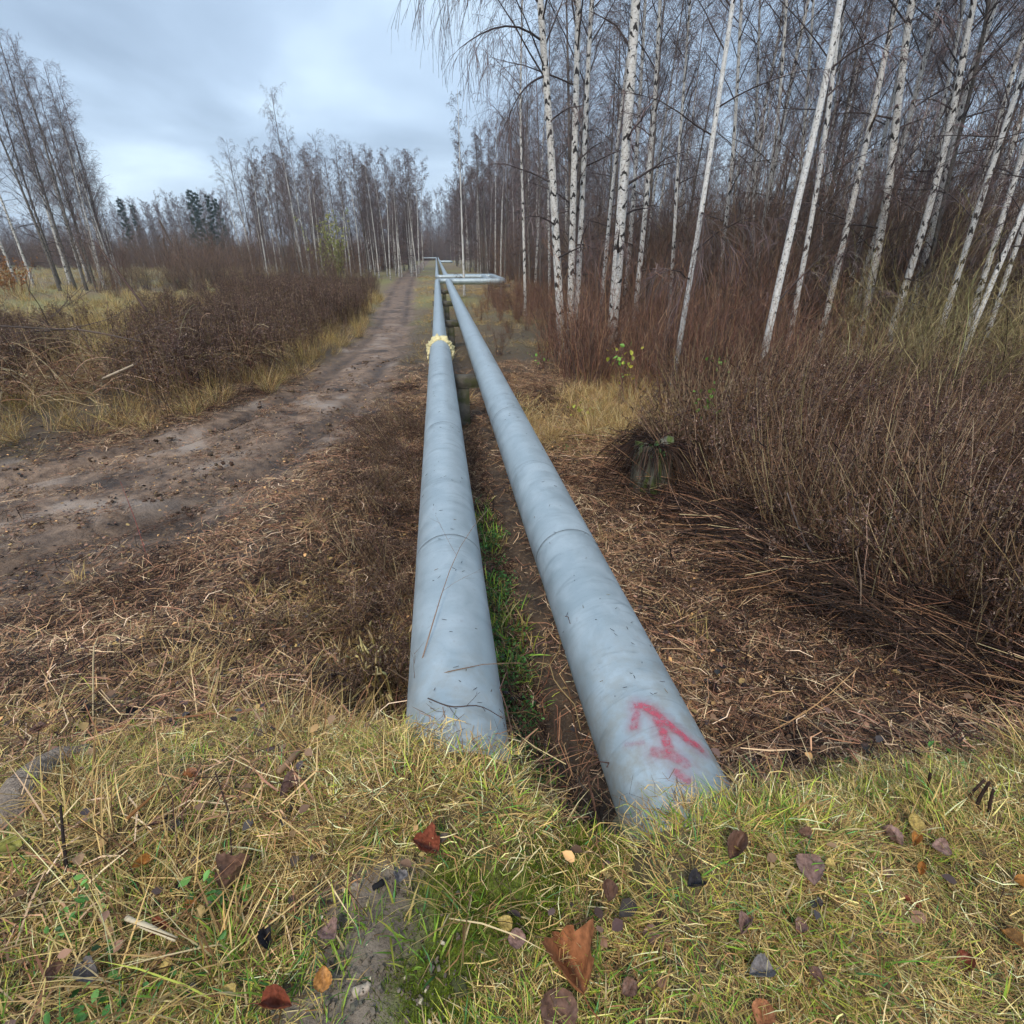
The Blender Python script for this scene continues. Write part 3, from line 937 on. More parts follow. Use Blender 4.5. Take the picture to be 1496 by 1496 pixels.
# trunks that stand out in the photograph: centre-line pixels, distance, width in pixels, clean white or scarred bark, label
TR = [
 ([(818, 443), (813, 367), (807, 250), (802, 167), (795, 83), (788, 0)], 12.5, 14, 0, 'white birch leaning slightly towards the pipes, first big trunk right of the pipe loop'),
 ([(835, 400), (838, 267), (841, 167), (843, 83), (845, 0)], 13.0, 12, 0, 'straight scarred birch, left stem of the close pair next to the pipe-side trunk'),
 ([(847, 367), (852, 267), (856, 167), (860, 83), (864, 0)], 13.7, 10, 0, 'slimmer birch, right stem of the close pair of trunks'),
 ([(900, 417), (904, 367), (912, 250), (918, 167), (924, 83), (929, 0)], 11.4, 18, 0, 'thickest birch of the wood edge, with bold black chevron scars'),
 ([(937, 367), (950, 234), (959, 117), (964, 0)], 15.5, 9, 0, 'darker scarred birch just behind the thickest birch trunk'),
 ([(1003, 438), (1019, 347), (1036, 237), (1052, 128), (1070, 18)], 8.6, 9, 1, 'smooth slender white birch leaning right, standing alone amid red twigs'),
 ([(1129, 456), (1147, 372), (1165, 299), (1184, 212), (1213, 102), (1229, 0)], 8.4, 12, 1, 'smooth bright white birch leaning right, stoutest of the clean-barked stems'),
 ([(1171, 401), (1184, 328), (1202, 226), (1215, 128), (1226, 30)], 11.0, 9, 0, 'scarred birch directly behind the stout smooth white stem'),
 ([(1114, 339), (1125, 263), (1136, 182), (1145, 73), (1149, 0)], 14.5, 6.5, 0, 'thin dark-barked birch left of the stout smooth white stem'),
 ([(1231, 358), (1253, 263), (1280, 146), (1306, 18)], 12.0, 11, 0, 'leaning scarred birch, first of the cluster right of the smooth stems'),
 ([(1286, 347), (1300, 266), (1315, 120), (1331, 0)], 11.8, 14, 0, 'heavy black-scarred birch in the middle of the right-hand cluster'),
 ([(1290, 310), (1319, 215), (1342, 120), (1368, 18)], 12.6, 11, 0, 'birch crossing the heavy black-scarred trunk at its foot'),
 ([(1337, 372), (1362, 292), (1388, 190), (1417, 29)], 10.8, 12, 0, 'pale birch right of the heavy black-scarred trunk'),
 ([(1352, 372), (1373, 292), (1413, 128), (1450, 18)], 11.6, 12, 0, 'pale birch rising beside a near-black slanting trunk'),
 ([(1378, 300), (1388, 248), (1410, 165), (1435, 73), (1446, 0)], 11.2, 8, 2, 'near-black slanting trunk among the white birches'),
 ([(1388, 438), (1424, 321), (1461, 204), (1494, 110), (1520, 30)], 9.6, 10, 0, 'leaning scarred birch, third trunk in from the right photo edge'),
 ([(1439, 401), (1461, 328), (1490, 237), (1530, 110)], 9.4, 9.5, 0, 'leaning scarred birch, second trunk in from the right photo edge'),
 ([(1428, 463), (1461, 383), (1494, 310), (1540, 205)], 8.2, 8.5, 0, 'leaning pale birch nearest the right photo edge'),
 ([(1200, 360), (1210, 250), (1222, 140), (1230, 40)], 16, 6, 0, 'thin birch half hidden behind the leaning cluster'),
 ([(1060, 330), (1072, 220), (1078, 110), (1083, 0)], 15.0, 7, 0, 'dark-scarred birch right of the slender leaning white stem'),
 ([(1260, 340), (1285, 230), (1310, 120), (1335, 10)], 14.0, 8, 0, 'slim scarred birch just left of the heavy black-scarred trunk'),
 ([(1325, 350), (1350, 260), (1385, 130), (1405, 20)], 13.0, 8, 0, 'slim pale birch between the heavy black-scarred trunk and the near-black one'),
 ([(1405, 360), (1432, 270), (1470, 140), (1496, 50)], 12.5, 8.5, 0, 'birch right of the near-black slanting trunk, leaning the same way'),
 ([(1462, 430), (1480, 375), (1500, 315), (1530, 230)], 9.0, 8, 0, 'low visible birch foot cut off by the right photo edge'),
 ([(1160, 330), (1170, 240), (1180, 130), (1187, 20)], 15.0, 6.5, 0, 'thin pale birch just left of the stout smooth white stem, farther back'),
 ([(985, 350), (990, 240), (1000, 120), (1008, 0)], 15.0, 6.5, 0, 'thin scarred birch between the thickest birch and the slender leaning stem'),
 ([(1100, 330), (1104, 200), (1108, 80), (1110, 0)], 17.0, 6, 0, 'thin upright birch midway between the two smooth white stems'),
 ([(766, 370), (763, 270), (760, 180)], 22.0, 5, 0, 'thin birch left of the first big trunk, farther along the pipes'),
 ([(677, 385), (674, 300), (671, 215)], 33.0, 4, 1, 'thin white birch beyond the pipe loop at the wood edge'),
]
for i, (pp, Y, wpx, kind, lab) in enumerate(TR):
    pts = [aty(x, y, Y) for x, y in pp]
    zc = (pts[0] - CAM) @ _fw
    r0 = wpx * zc / FPX / 2 * 0.92
    lo = pts[0]; d0 = pts[1] - pts[0]
    gz = float(height(lo[0], lo[1])) - 0.1
    foot = lo + d0 * ((gz - lo[2]) / d0[2]) * np.array([0.7, 0.7, 1])
    top = pts[-1]; d1 = unit(pts[-1] - pts[-2])
    Ht = 9.5 + 45 * r0 + RNG.uniform(-1, 2) if Y < 30 else 8.0
    ext = []
    while top[2] < Ht:
        d1 = unit(d1 + np.array([0, 0, 0.12]) + RNG.normal(0, 0.02, 3))
        top = top + d1 * 1.2
        ext.append(top)
    path = catmull([foot] + pts + ext, 26)
    base = path[0].copy()
    loc = path - base
    t = empty('birch_tree', base)
    tag(t, lab, 'tree', 'birches along the wood edge')
    obj('trunk', trunk_mesh('trunk', loc, r0, (M_BIRCH, M_BIRCH_CLEAN, M_BARK)[kind], 14), t)
    if i == 0:      # long boughs that hang out over the pipes
        mbh = MB()
        for pts_ in ([(792, 60), (760, 42), (725, 52), (692, 72), (668, 98)], [(788, 5), (760, -25), (715, -30), (665, -5), (640, 30)], [(788, -20), (740, -70), (680, -70), (630, -30), (605, 5)], [(797, 110), (770, 125), (745, 160), (735, 190)]):
            B = catmull([aty(x_, y_, Y) - base + np.array([0, q * -0.25, 0]) for q, (x_, y_) in enumerate(pts_)], 8)[None]
            mbh.tubes(B, np.linspace(0.022, 0.006, 8)[None], 5, (0.07, 0.055, 0.055))
            C_, _l, _t = offshoots(B, 26, 0.15, 1.0, 50, 20, -0.8, 0.3, 0.5, 6, 0.08, -0.5)
            mbh.tubes(C_, np.full((len(C_), 6), 0.0035), 3, pick_cols(len(C_), TW, [1, 1, 1, 1]))
            D_, _l, _t = offshoots(C_, 7, 0.2, 1.0, 30, 14, 0.45, 0.3, 0.6, 4, 0.08, -0.4)
            mbh.ribbons(D_, np.full((len(D_), 4), 0.0055), rand_unit(len(D_)), pick_cols(len(D_), TW, [1, 1, 1, 1]))
        obj('bough', mbh.mesh('bough', M_TWIG), t)
    obj('crown', crown_mesh('crown', loc, r0, 30, 9, 11, 0.34, 0.6, 0.20, 0.007, ang=36, low=5), t)

# kinds of birch for the wood behind
VAR = []
for k in range(7):
    H = [15, 17, 13.5, 16, 12, 18, 14][k]
    P = curved_trunk(H, 0.05, 0.012)
    r0 = 0.0058 * H + 0.01
    VAR.append((H, trunk_mesh('trunk', P, r0, M_BIRCH if k not in (3, 6) else M_BARK, 9),
                crown_mesh('crown', P, r0, [40, 44, 36, 42, 36, 46, 40][k], 9, 11, [0.36, 0.42, 0.32, 0.28, 0.34, 0.40, 0.2][k],
                           [0.6, 0.8, 0.45, 0.3, 0.55, 0.75, 0.25][k], [0.19, 0.21, 0.19, 0.22, 0.2, 0.2, 0.22][k], 0.0085, ang=34, low=6)))


NEARV = len(VAR)
for k in range(5):      # the same kinds with coarser twigs, for trees far away
    H = [15, 16, 13, 17, 14][k]
    P = curved_trunk(H, 0.05, 0.012)
    r0 = 0.0055 * H + 0.01
    VAR.append((H, trunk_mesh('trunk', P, r0, M_BIRCH if k not in (1, 3) else M_BARK, 7),
                crown_mesh('crown', P, r0, [40, 44, 38, 44, 38][k], 9, 9, [0.30, 0.20, 0.26, 0.22, 0.28][k],
                           [0.6, 0.4, 0.45, 0.3, 0.55][k], [0.19, 0.21, 0.19, 0.22, 0.2][k], 0.021, ang=30, low=10)))


def plant(name, k, x, y, h, label, group, cat='tree', rz=None, tilt=0.0):
    if y > 72:
        k = NEARV + k % 5
    Hh, tm, cm = VAR[k]
    s = h / Hh
    o = empty(name, (x, y, float(height(x, y)) - 0.1), RNG.uniform(0, 6.28) if rz is None else rz, s)
    tag(o, label, cat, group)
    obj('trunk', tm, o); obj('crown', cm, o)
    return o


def wood(n, poly_fn, name, label, group, hfn, dmin, ks, avoid=()):
    pts = list(avoid); out = []
    tries = 0
    while len(out) < n and tries < n * 60:
        tries += 1
        x, y = poly_fn()
        dm = dmin * (1 + 0.02 * math.hypot(x, y))
        if any((x - a) ** 2 + (y - b_) ** 2 < dm * dm for a, b_ in pts):
            continue
        pts.append((x, y)); out.append((x, y))
        plant(name, int(RNG.choice(ks)), x, y, hfn(x, y), label, group)
    return pts


EDGE = lambda y: np.interp(y, [8, 12, 20, 32, 45, 80, 160], [7.5, 5.2, 4.8, 5.6, 5.0, 4.0, 3.0])


def right_wood():
    while True:
        y = 9 + 75 * RNG.random() ** 1.4
        x = EDGE(y) + 40 * RNG.random() ** 1.4
        if math.atan2(x, y) < R(60) and math.hypot(x, y) > 15.5:
            return x, y


def far_right():
    y = 60 + 110 * RNG.random()
    return EDGE(y) + 14 * RNG.random() ** 1.4, y


named = [tuple((aty(*pp[0], Y))[:2]) for pp, Y, *_ in TR]
wood(175, right_wood, 'wood_birch', 'thin bare birch deep in the wood behind the white front trunks', 'birches deep in the wood', lambda x, y: RNG.uniform(9.5, 15.5), 1.15, [0, 1, 2, 3, 4, 5, 6, 3], named)
wood(130, far_right, 'wood_birch', 'bare tree of the distant wood edge along the far pipes', 'far trees beside the pipes', lambda x, y: RNG.uniform(11, 15), 1.0, [0, 1, 3, 6, 5])


# stand of birches left of the track, in the middle distance
MID = [(332, 200, 46), (356, 205, 44), (400, 122, 47), (384, 205, 52), (420, 180, 50), (436, 205, 46), (455, 195, 55), (470, 215, 52),
       (488, 195, 58), (505, 205, 56), (520, 215, 60), (535, 212, 58), (549, 220, 62), (445, 210, 60), (345, 230, 58), (412, 230, 40), (520, 225, 50), (553, 215, 52), (375, 225, 62), (600, 215, 70), (592, 228, 78), (608, 232, 85), (578, 240, 84), (565, 235, 70),
       (462, 225, 66), (480, 225, 70), (500, 228, 74), (428, 222, 72), (366, 232, 74), (540, 232, 80), (395, 228, 70)]
MLAB = {2: 'tallest birch of the stand left of the track, drooping crown above the rest', 19: 'narrow upright tree standing at the far end of the track',
        0: 'leftmost slim tree of the birch stand left of the track', 15: 'white-stemmed birch standing in front of the stand left of the track'}
for _ in range(62):
    MID.append((RNG.uniform(325, 605), RNG.uniform(215, 262), RNG.uniform(58, 95)))
for i, (px_, py_, D) in enumerate(MID):
    top = aty(px_, py_, D)
    gz = float(height(top[0], top[1]))
    plant('birch_tree', 1 if i == 2 else int(RNG.choice([0, 2, 3, 4, 5, 6])), top[0], top[1], top[2] - gz,
          MLAB.get(i, 'bare birch in the stand left of the muddy track'), 'birch stand left of the track')
# tall group at the left edge
for i, (px_, py_, D, k) in enumerate([(-60, -10, 40, 3), (-25, 10, 42, 3), (5, 45, 40, 6), (28, 62, 44, 3), (50, 85, 42, 0), (72, 100, 45, 3), (92, 150, 43, 4), (112, 205, 46, 2), (125, 240, 44, 4), (-5, 90, 52, 5), (40, 130, 55, 0), (-90, 30, 45, 1), (80, 190, 56, 5), (-130, 0, 50, 0), (15, 150, 60, 2), (60, 170, 62, 3), (-15, 60, 47, 4), (20, 95, 48, 2), (62, 130, 50, 1), (100, 190, 52, 6), (85, 140, 48, 5), (-40, 40, 48, 6), (35, 105, 50, 6), (118, 250, 55, 3)]):
    top = aty(px_, py_, D); gz = float(height(top[0], top[1]))
    lab = {3: 'tall dark-stemmed bare tree in the middle of the far-left group', 8: 'lowest rightmost tree of the far-left group'}.get(i, 'tall bare tree in the far-left group at the field edge')
    plant('bare_tree', k, top[0], top[1], top[2] - gz, lab, 'tall trees at the left edge')
# the far wood behind the field
for i in range(150):
    px_ = -60 + i * 2.6 + RNG.uniform(-4, 4)
    D = RNG.uniform(112, 165)
    top = aty(px_, 296 + RNG.uniform(-8, 16) - (10 if px_ > 220 else 0) + (22 if px_ < 160 else 0), D); gz = float(height(top[0], top[1]))
    plant('distant_birch', int(RNG.choice([0, 1, 2, 5, 3])), top[0], top[1], top[2] - gz, 'thin bare tree in the distant row behind the field', 'far wood behind the field')


def pine_mesh():
    H = 14.0
    P = curved_trunk(H, 0.02, 0.006, 12)
    mb = MB()
    B, L, tt = offshoots(P[None], 52, 0.22, 0.99, 76, 10, 0.125, 0.78, 0.05, 5, 0.06)
    mb.tubes(B, np.full(len(B), 0.03)[:, None] * np.linspace(1, 0.3, 5)[None], 3, np.array([[0.05, 0.035, 0.03]]).repeat(len(B), 0))
    Cc, LC, _ = offshoots(B, 9, 0.25, 1.0, 45, 12, 0.34, 0.3, -0.2, 4, 0.05)
    n = 24
    t = RNG.uniform(0.2, 1, (len(Cc), n))
    S, T = interp_path(Cc, t)
    S = S.reshape(-1, 3); D = unit(T.reshape(-1, 3) * 0.6 + rand_unit(len(S)))
    Q = S[:, None] + D[:, None] * (np.array([0, 0.16, 0.32])[None, :, None])
    mb.ribbons(Q, np.array([[0.025, 0.035, 0.01]]).repeat(len(S), 0), rand_unit(len(S)), pick_cols(len(S), [(0.050, 0.085, 0.060), (0.036, 0.065, 0.048), (0.065, 0.10, 0.065)], [1, 1, 0.7]))  # needle greens lightened and blued: distance haze painted into the colour
    return trunk_mesh('trunk', P, 0.13, M_BARK, 8), mb.mesh('crown', M_GREEN)


PT, PC = pine_mesh()
for px_, py_, D, lab in ((172, 290, 118, 'green pine standing apart at the left end of the distant row'), (193, 299, 122, 'smaller green pine beside the lone distant pine'),
                         (274, 277, 112, 'dark green pine, left one of the distant pine clump'), (285, 281, 116, 'dark green pine in the middle of the distant pine clump'), (301, 285, 112, 'dark green pine, right one of the distant pine clump'), (313, 290, 118, 'low dark green pine beside the birch stand')):
    top = aty(px_, py_, D); gz = float(height(top[0], top[1]))
    o = empty('pine_tree', (top[0], top[1], gz), RNG.uniform(0, 6), (top[2] - gz) / 14.0)
    tag(o, lab, 'tree', 'distant pines')
    obj('trunk', PT, o); obj('crown', PC, o)

# leaning poles in the far field
for (x0, y0, x1, y1, D, lab) in ((268, 393, 233, 322, 95, 'dark leaning pole in the far field before the distant trees'), (247, 393, 238, 348, 96, 'short dark pole beside the leaning pole in the far field')):
    a, b_ = aty(x0, y0, D), aty(x1, y1, D)
    mb = MB(); P = np.stack([a + (b_ - a) * s for s in np.linspace(0, 1, 5)])
    P[:, 2] -= 0.0
    mb.tubes(P[None], np.array([[0.22, 0.2, 0.18, 0.17, 0.15]]), 8, (0.05, 0.045, 0.04))
    mb.tubes(np.stack([b_, b_ + unit(b_ - a) * 0.05])[None], np.array([[0.15, 0.01]]), 8, (0.05, 0.045, 0.04))
    tag(obj('leaning_pole', mb.mesh('leaning_pole', M_IRON)), lab, 'pole')


# ------------------------------------------------------------------ shrubs
def shrub_mesh(name, n, H, spread, pal, wts, r=0.006, n2=5, n3=3, lean=0.35, mat=M_TWIG, leaves=None, arch=0.1):
    mb = MB()
    a = RNG.uniform(0, 6.283, n); rr = spread * 0.35 * np.sqrt(RNG.random(n))
    S = np.stack([rr * np.cos(a), rr * np.sin(a), np.zeros(n)], 1)
    a2 = a + RNG.normal(0, 0.6, n)
    ln = np.abs(RNG.normal(0, lean, n))
    D = unit(np.stack([np.cos(a2) * ln, np.sin(a2) * ln, np.ones(n)], 1))
    L = H * RNG.uniform(0.5, 1.05, n)
    u = np.linspace(0, 1, 7)
    P = S[:, None] + D[:, None] * (L[:, None] * u)[..., None]
    P[..., 2] -= arch * L[:, None] * u ** 2
    P[:, 1:] += np.cumsum(RNG.normal(0, 0.018, (n, 6, 3)), 1) * L[:, None, None]
    c = pick_cols(n, pal, wts)
    mb.tubes(P, np.full(n, r)[:, None] * np.linspace(1, 0.3, 7)[None] * RNG.uniform(0.7, 1.4, (n, 1)), 3, c)
    Q, LQ, _ = offshoots(P, n2, 0.3, 1.0, 30, 10, 0.30, 0.5, 0.0, 4, 0.06, 0.1)
    mb.ribbons(Q, np.full(len(Q), r * 1.0)[:, None] * np.linspace(1, 0.45, 4)[None], rand_unit(len(Q)), pick_cols(len(Q), pal, wts))
    if n3:
        Z, LZ, _ = offshoots(Q, n3, 0.2, 1.0, 34, 12, 0.5, 0.3, 0.0, 3, 0.08)
        mb.ribbons(Z, np.full(len(Z), r * 0.7)[:, None] * np.linspace(1, 0.5, 3)[None], rand_unit(len(Z)), pick_cols(len(Z), pal, wts))
    if leaves:
        m, size, lp, lw = leaves
        t = RNG.uniform(0.1, 1, (len(Q), m))
        S2, _T = interp_path(Q, t)
        leafs(mb, S2.reshape(-1, 3), size, pick_cols(S2.shape[0] * m, lp, lw))
    return mb.mesh(name, mat)


def leafs(mb, C, size, col, flat=0.0, aspect=0.6):
    """small folded leaves: four triangles each"""
    n = len(C)
    if n == 0:
        return
    nrm = unit(rand_unit(n) * (1 - flat) + np.array([0, 0, 1.0]) * flat)
    d = unit(np.cross(nrm, rand_unit(n))); s_ = np.cross(nrm, d)
    L = size * RNG.uniform(0.6, 1.3, n)
    k = RNG.uniform(-0.1, 0.35, n)
    def pt(a_, b2, c2):
        return C + d * (L * a_)[:, None] + s_ * (L * aspect * b2)[:, None] + nrm * (L * k * c2)[:, None]
    V = np.stack([pt(0, 0, 0), pt(0.2, 0.36, 0.8), pt(0.55, 0.46, 1.1), pt(0.82, 0.22, 0.6), pt(1, 0, 0.2), pt(0.8, -0.25, 0.6), pt(0.5, -0.48, 0.9), pt(0.18, -0.33, 0.7), pt(0.45, 0, 0)], 1)
    i = np.arange(n)[:, None] * 9
    t = np.concatenate([i + np.array([j, (j + 1) % 8, 8]) for j in range(8)])
    mb.add(V, tris=t, col=np.repeat(col[:, None], 9, 1).reshape(-1, 3))


RED = [(0.21, 0.105, 0.072), (0.15, 0.088, 0.066), (0.33, 0.20, 0.12), (0.09, 0.06, 0.053)]
OLIVE = [(0.31, 0.25, 0.12), (0.24, 0.19, 0.09), (0.40, 0.33, 0.17), (0.15, 0.115, 0.065)]
BROWN = [(0.18, 0.12, 0.088), (0.13, 0.088, 0.07), (0.25, 0.165, 0.115), (0.09, 0.068, 0.06)]
SH_RED = [shrub_mesh('red_shrub', 22, h, 0.5, RED, [1, 1, 0.6, 0.8], 0.0055, 6, 3, 0.22) for h in (2.0, 1.5, 2.6, 1.2, 1.8)]
SH_OLI = [shrub_mesh('olive_shrub', 38, h, 0.8, OLIVE, [1, 1, 0.5, 0.8], 0.006, 7, 4, 0.38, arch=0.25, leaves=(0.05, 0.03, [(0.5, 0.4, 0.03)], [1]) if False else None) for h in (2.6, 3.2, 2.2)]
SH_BRN = [shrub_mesh('brown_shrub', 40, h, 0.8, BROWN, [1, 1, 0.7, 0.8], 0.0075, 7, 4, 0.30, arch=0.1) for h in (2.6, 3.4, 4.2)]


def shrubs(name, meshes, spots, labels, group, cat='shrub', smin=0.85, smax=1.15):
    for i, (x, y) in enumerate(spots):
        o = obj(name, meshes[i % len(meshes)], None, (x, y, float(height(x, y)) - 0.03), (0, 0, RNG.uniform(0, 6.28)), RNG.uniform(smin, smax))
        tag(o, labels if isinstance(labels, str) else labels[min(i, len(labels) - 1)], cat, group)


def spots_in(n, fn, dmin):
    out = []
    for _ in range(n * 40):
        p = fn()
        if all((p[0] - a) ** 2 + (p[1] - b_) ** 2 > dmin * dmin for a, b_ in out):
            out.append(p)
            if len(out) == n:
                break
    return out


# red-twigged willow shoots along the wood edge
sp = spots_in(62, lambda: (RNG.uniform(2.4, 7.5), RNG.uniform(8.3, 12.5)), 0.36) + spots_in(20, lambda: (RNG.uniform(2.8, 8.5), RNG.uniform(12.5, 18)), 0.5)
sp = [p for p in sp if p[0] > np.interp(p[1], [7, 8.5, 11, 17], [3.6, 2.5, 2.3, 2.9])] + [(2.5, 11.2), (2.8, 10.8), (3.1, 11.6), (2.35, 10.4), (3.3, 10.9), (2.9, 9.9), (2.6, 9.5), (2.25, 11.9), (3.6, 10.2), (3.5, 8.1), (3.9, 8.3), (4.2, 7.9), (4.5, 8.4), (3.7, 7.7), (4.8, 8.0), (5.2, 8.3), (4.1, 8.8), (4.6, 7.5), (5.0, 7.6)]
shrubs('willow_shrub', SH_RED, sp, 'red-brown leafless willow shrub along the wood edge right of the pipes', 'red-twigged shrubs')
# olive arching willows on the right, in front of the leaning birches
sp = spots_in(40, lambda: (RNG.uniform(6.0, 17), RNG.uniform(6.0, 12.5)), 0.7)
sp = [p for p in sp if p[0] > 0.55 * p[1] + 1.6]
shrubs('willow_bush', SH_OLI, sp, 'olive arching leafless willow bush below the leaning birches', 'olive willow bushes')

# ------------------------------------------------------------------ scattered ground cover (uncountable): geometry-node scatter of tufts
def scatter(name, label, cat, templates, pts, scl, tilt=0.12, rots=None, real=False):
    """one object of kind stuff that repeats small tufts over the given points"""
    n = len(pts)
    col = bpy.data.collections.new(name + '_tufts')
    for i, me in enumerate(templates):
        col.objects.link(bpy.data.objects.new('%s_%02d' % (name, i), me))
    me = bpy.data.meshes.new(name)
    me.vertices.add(n)
    me.vertices.foreach_set('co', np.asarray(pts, np.float32).ravel())
    if rots is None:
        rots = np.stack([RNG.normal(0, tilt, n), RNG.normal(0, tilt, n), RNG.uniform(0, 6.283, n)], 1)
    for nm, ty, key, val in (('rot', 'FLOAT_VECTOR', 'vector', rots), ('scl', 'FLOAT', 'value', scl), ('idx', 'INT', 'value', RNG.integers(0, len(templates), n))):
        a = me.attributes.new(nm, ty, 'POINT')
        a.data.foreach_set(key, np.asarray(val, np.int32 if ty == 'INT' else np.float32).ravel())
    o = obj(name, me)
    ng = bpy.data.node_groups.new(name, 'GeometryNodeTree')
    ng.interface.new_socket('Geometry', in_out='INPUT', socket_type='NodeSocketGeometry')
    ng.interface.new_socket('Geometry', in_out='OUTPUT', socket_type='NodeSocketGeometry')
    gi = ng.nodes.new('NodeGroupInput'); go = ng.nodes.new('NodeGroupOutput')
    ip = ng.nodes.new('GeometryNodeInstanceOnPoints')
    ci = ng.nodes.new('GeometryNodeCollectionInfo')
    ci.inputs['Collection'].default_value = col
    ci.inputs['Separate Children'].default_value = True
    ci.inputs['Reset Children'].default_value = True
    ip.inputs['Pick Instance'].default_value = True

    def na(nm, ty):
        q = ng.nodes.new('GeometryNodeInputNamedAttribute'); q.data_type = ty
        q.inputs[0].default_value = nm
        return [s for s in q.outputs if s.enabled and s.name == 'Attribute'][0]
    e2r = ng.nodes.new('FunctionNodeEulerToRotation')
    ng.links.new(na('rot', 'FLOAT_VECTOR'), e2r.inputs[0])
    ng.links.new(gi.outputs[0], ip.inputs['Points'])
    ng.links.new(ci.outputs[0], ip.inputs['Instance'])
    ng.links.new(na('idx', 'INT'), ip.inputs['Instance Index'])
    ng.links.new(e2r.outputs[0], ip.inputs['Rotation'])
    ng.links.new(na('scl', 'FLOAT'), ip.inputs['Scale'])
    if real:      # dense overlapping litter renders faster as one mesh
        rl = ng.nodes.new('GeometryNodeRealizeInstances')
        ng.links.new(ip.outputs[0], rl.inputs[0]); ng.links.new(rl.outputs[0], go.inputs[0])
    else:
        ng.links.new(ip.outputs[0], go.inputs[0])
    md = o.modifiers.new('scatter', 'NODES'); md.node_group = ng
    tag(o, label, cat, kind='stuff')
    return o


def tuft(name, n, rad, h0, h1, wd, pal, wts, lean=0.5, curl=0.6, mat=None, K=4, flat_start=0.0):
    mb = MB()
    a = RNG.uniform(0, 6.283, n); rr = rad * np.sqrt(RNG.random(n))
    S = np.stack([rr * np.cos(a), rr * np.sin(a), np.full(n, -0.01)], 1)
    a2 = a + RNG.normal(0, 0.9, n)
    L = RNG.uniform(h0, h1, n)
    th = np.abs(RNG.normal(lean, 0.28, n))
    u = np.linspace(0, 1, K)
    ang = np.clip(th[:, None] + curl * u[None] * RNG.uniform(0.3, 1.6, (n, 1)), 0, 2.3)
    st = L[:, None] / (K - 1)
    dx = np.concatenate([np.zeros((n, 1)), np.cumsum(np.sin(ang[:, :-1]) * st, 1)], 1)
    dz = np.concatenate([np.zeros((n, 1)), np.cumsum(np.cos(ang[:, :-1]) * st, 1)], 1)
    P = S[:, None] + np.stack([dx * np.cos(a2)[:, None], dx * np.sin(a2)[:, None], dz], -1)
    side = np.stack([-np.sin(a2 + RNG.normal(0, 0.5, n)), np.cos(a2), RNG.normal(0, 0.2, n)], 1)
    W = np.full(n, wd)[:, None] * np.array([0.8, 1.0, 0.75, 0.08][:K] if K == 4 else np.linspace(1, 0.1, K))[None] * RNG.uniform(0.6, 1.3, (n, 1))
    mb.ribbons(P, W, unit(side), pick_cols(n, pal, wts))
    return mb.mesh(name, mat or M_GRASS)


def litter(name, n, rad, l0, l1, wd, pal, wts, z0=0.0, z1=0.05, align=None, mat=None, tube=False, bend=0.12, tilt=0.12, K=3):
    mb = MB()
    K = 4 if tube else K
    a = RNG.uniform(0, 6.283, n); rr = rad * np.sqrt(RNG.random(n))
    Cc = np.stack([rr * np.cos(a), rr * np.sin(a), RNG.uniform(z0, z1, n)], 1)
    th = RNG.uniform(0, 6.283, n) if align is None else RNG.normal(0, align, n)
    D = unit(np.stack([np.cos(th), np.sin(th), RNG.normal(0, tilt, n)], 1))
    L = RNG.uniform(l0, l1, n)
    u = np.linspace(-0.5, 0.5, K)
    P = Cc[:, None] + D[:, None] * (L[:, None] * u)[..., None]
    sd = unit(np.cross(D, np.array([0, 0, 1.0])))
    P += sd[:, None] * (RNG.normal(0, bend, n)[:, None] * L[:, None] * (4 * u * u))[..., None]
    P[:, :, 2] -= np.abs(RNG.normal(0, bend * 0.3, n))[:, None] * L[:, None] * 4 * u * u
    c = pick_cols(n, pal, wts)
    if tube:
        mb.tubes(P, np.full(n, wd * 0.5)[:, None] * np.linspace(1, 0.6, 4)[None] * RNG.uniform(0.6, 1.4, (n, 1)), 4, c)
    else:
        mb.ribbons(P, np.full(n, wd)[:, None] * np.array([[0.9, 0.6] if K == 2 else [0.7, 1, 0.5]]) * RNG.uniform(0.5, 1.5, (n, 1)), unit(sd + rand_unit(n) * 0.5), c)
    return mb.mesh(name, mat or M_STRAW)


def leaf_litter(name, n, rad, size, pal, wts):
    mb = MB()
    a = RNG.uniform(0, 6.283, n); rr = rad * np.sqrt(RNG.random(n))
    Cc = np.stack([rr * np.cos(a), rr * np.sin(a), RNG.uniform(0.0, 0.03, n)], 1)
    leafs(mb, Cc, size, pick_cols(n, pal, wts), 0.75, 0.75)
    return mb.mesh(name, M_LEAF)


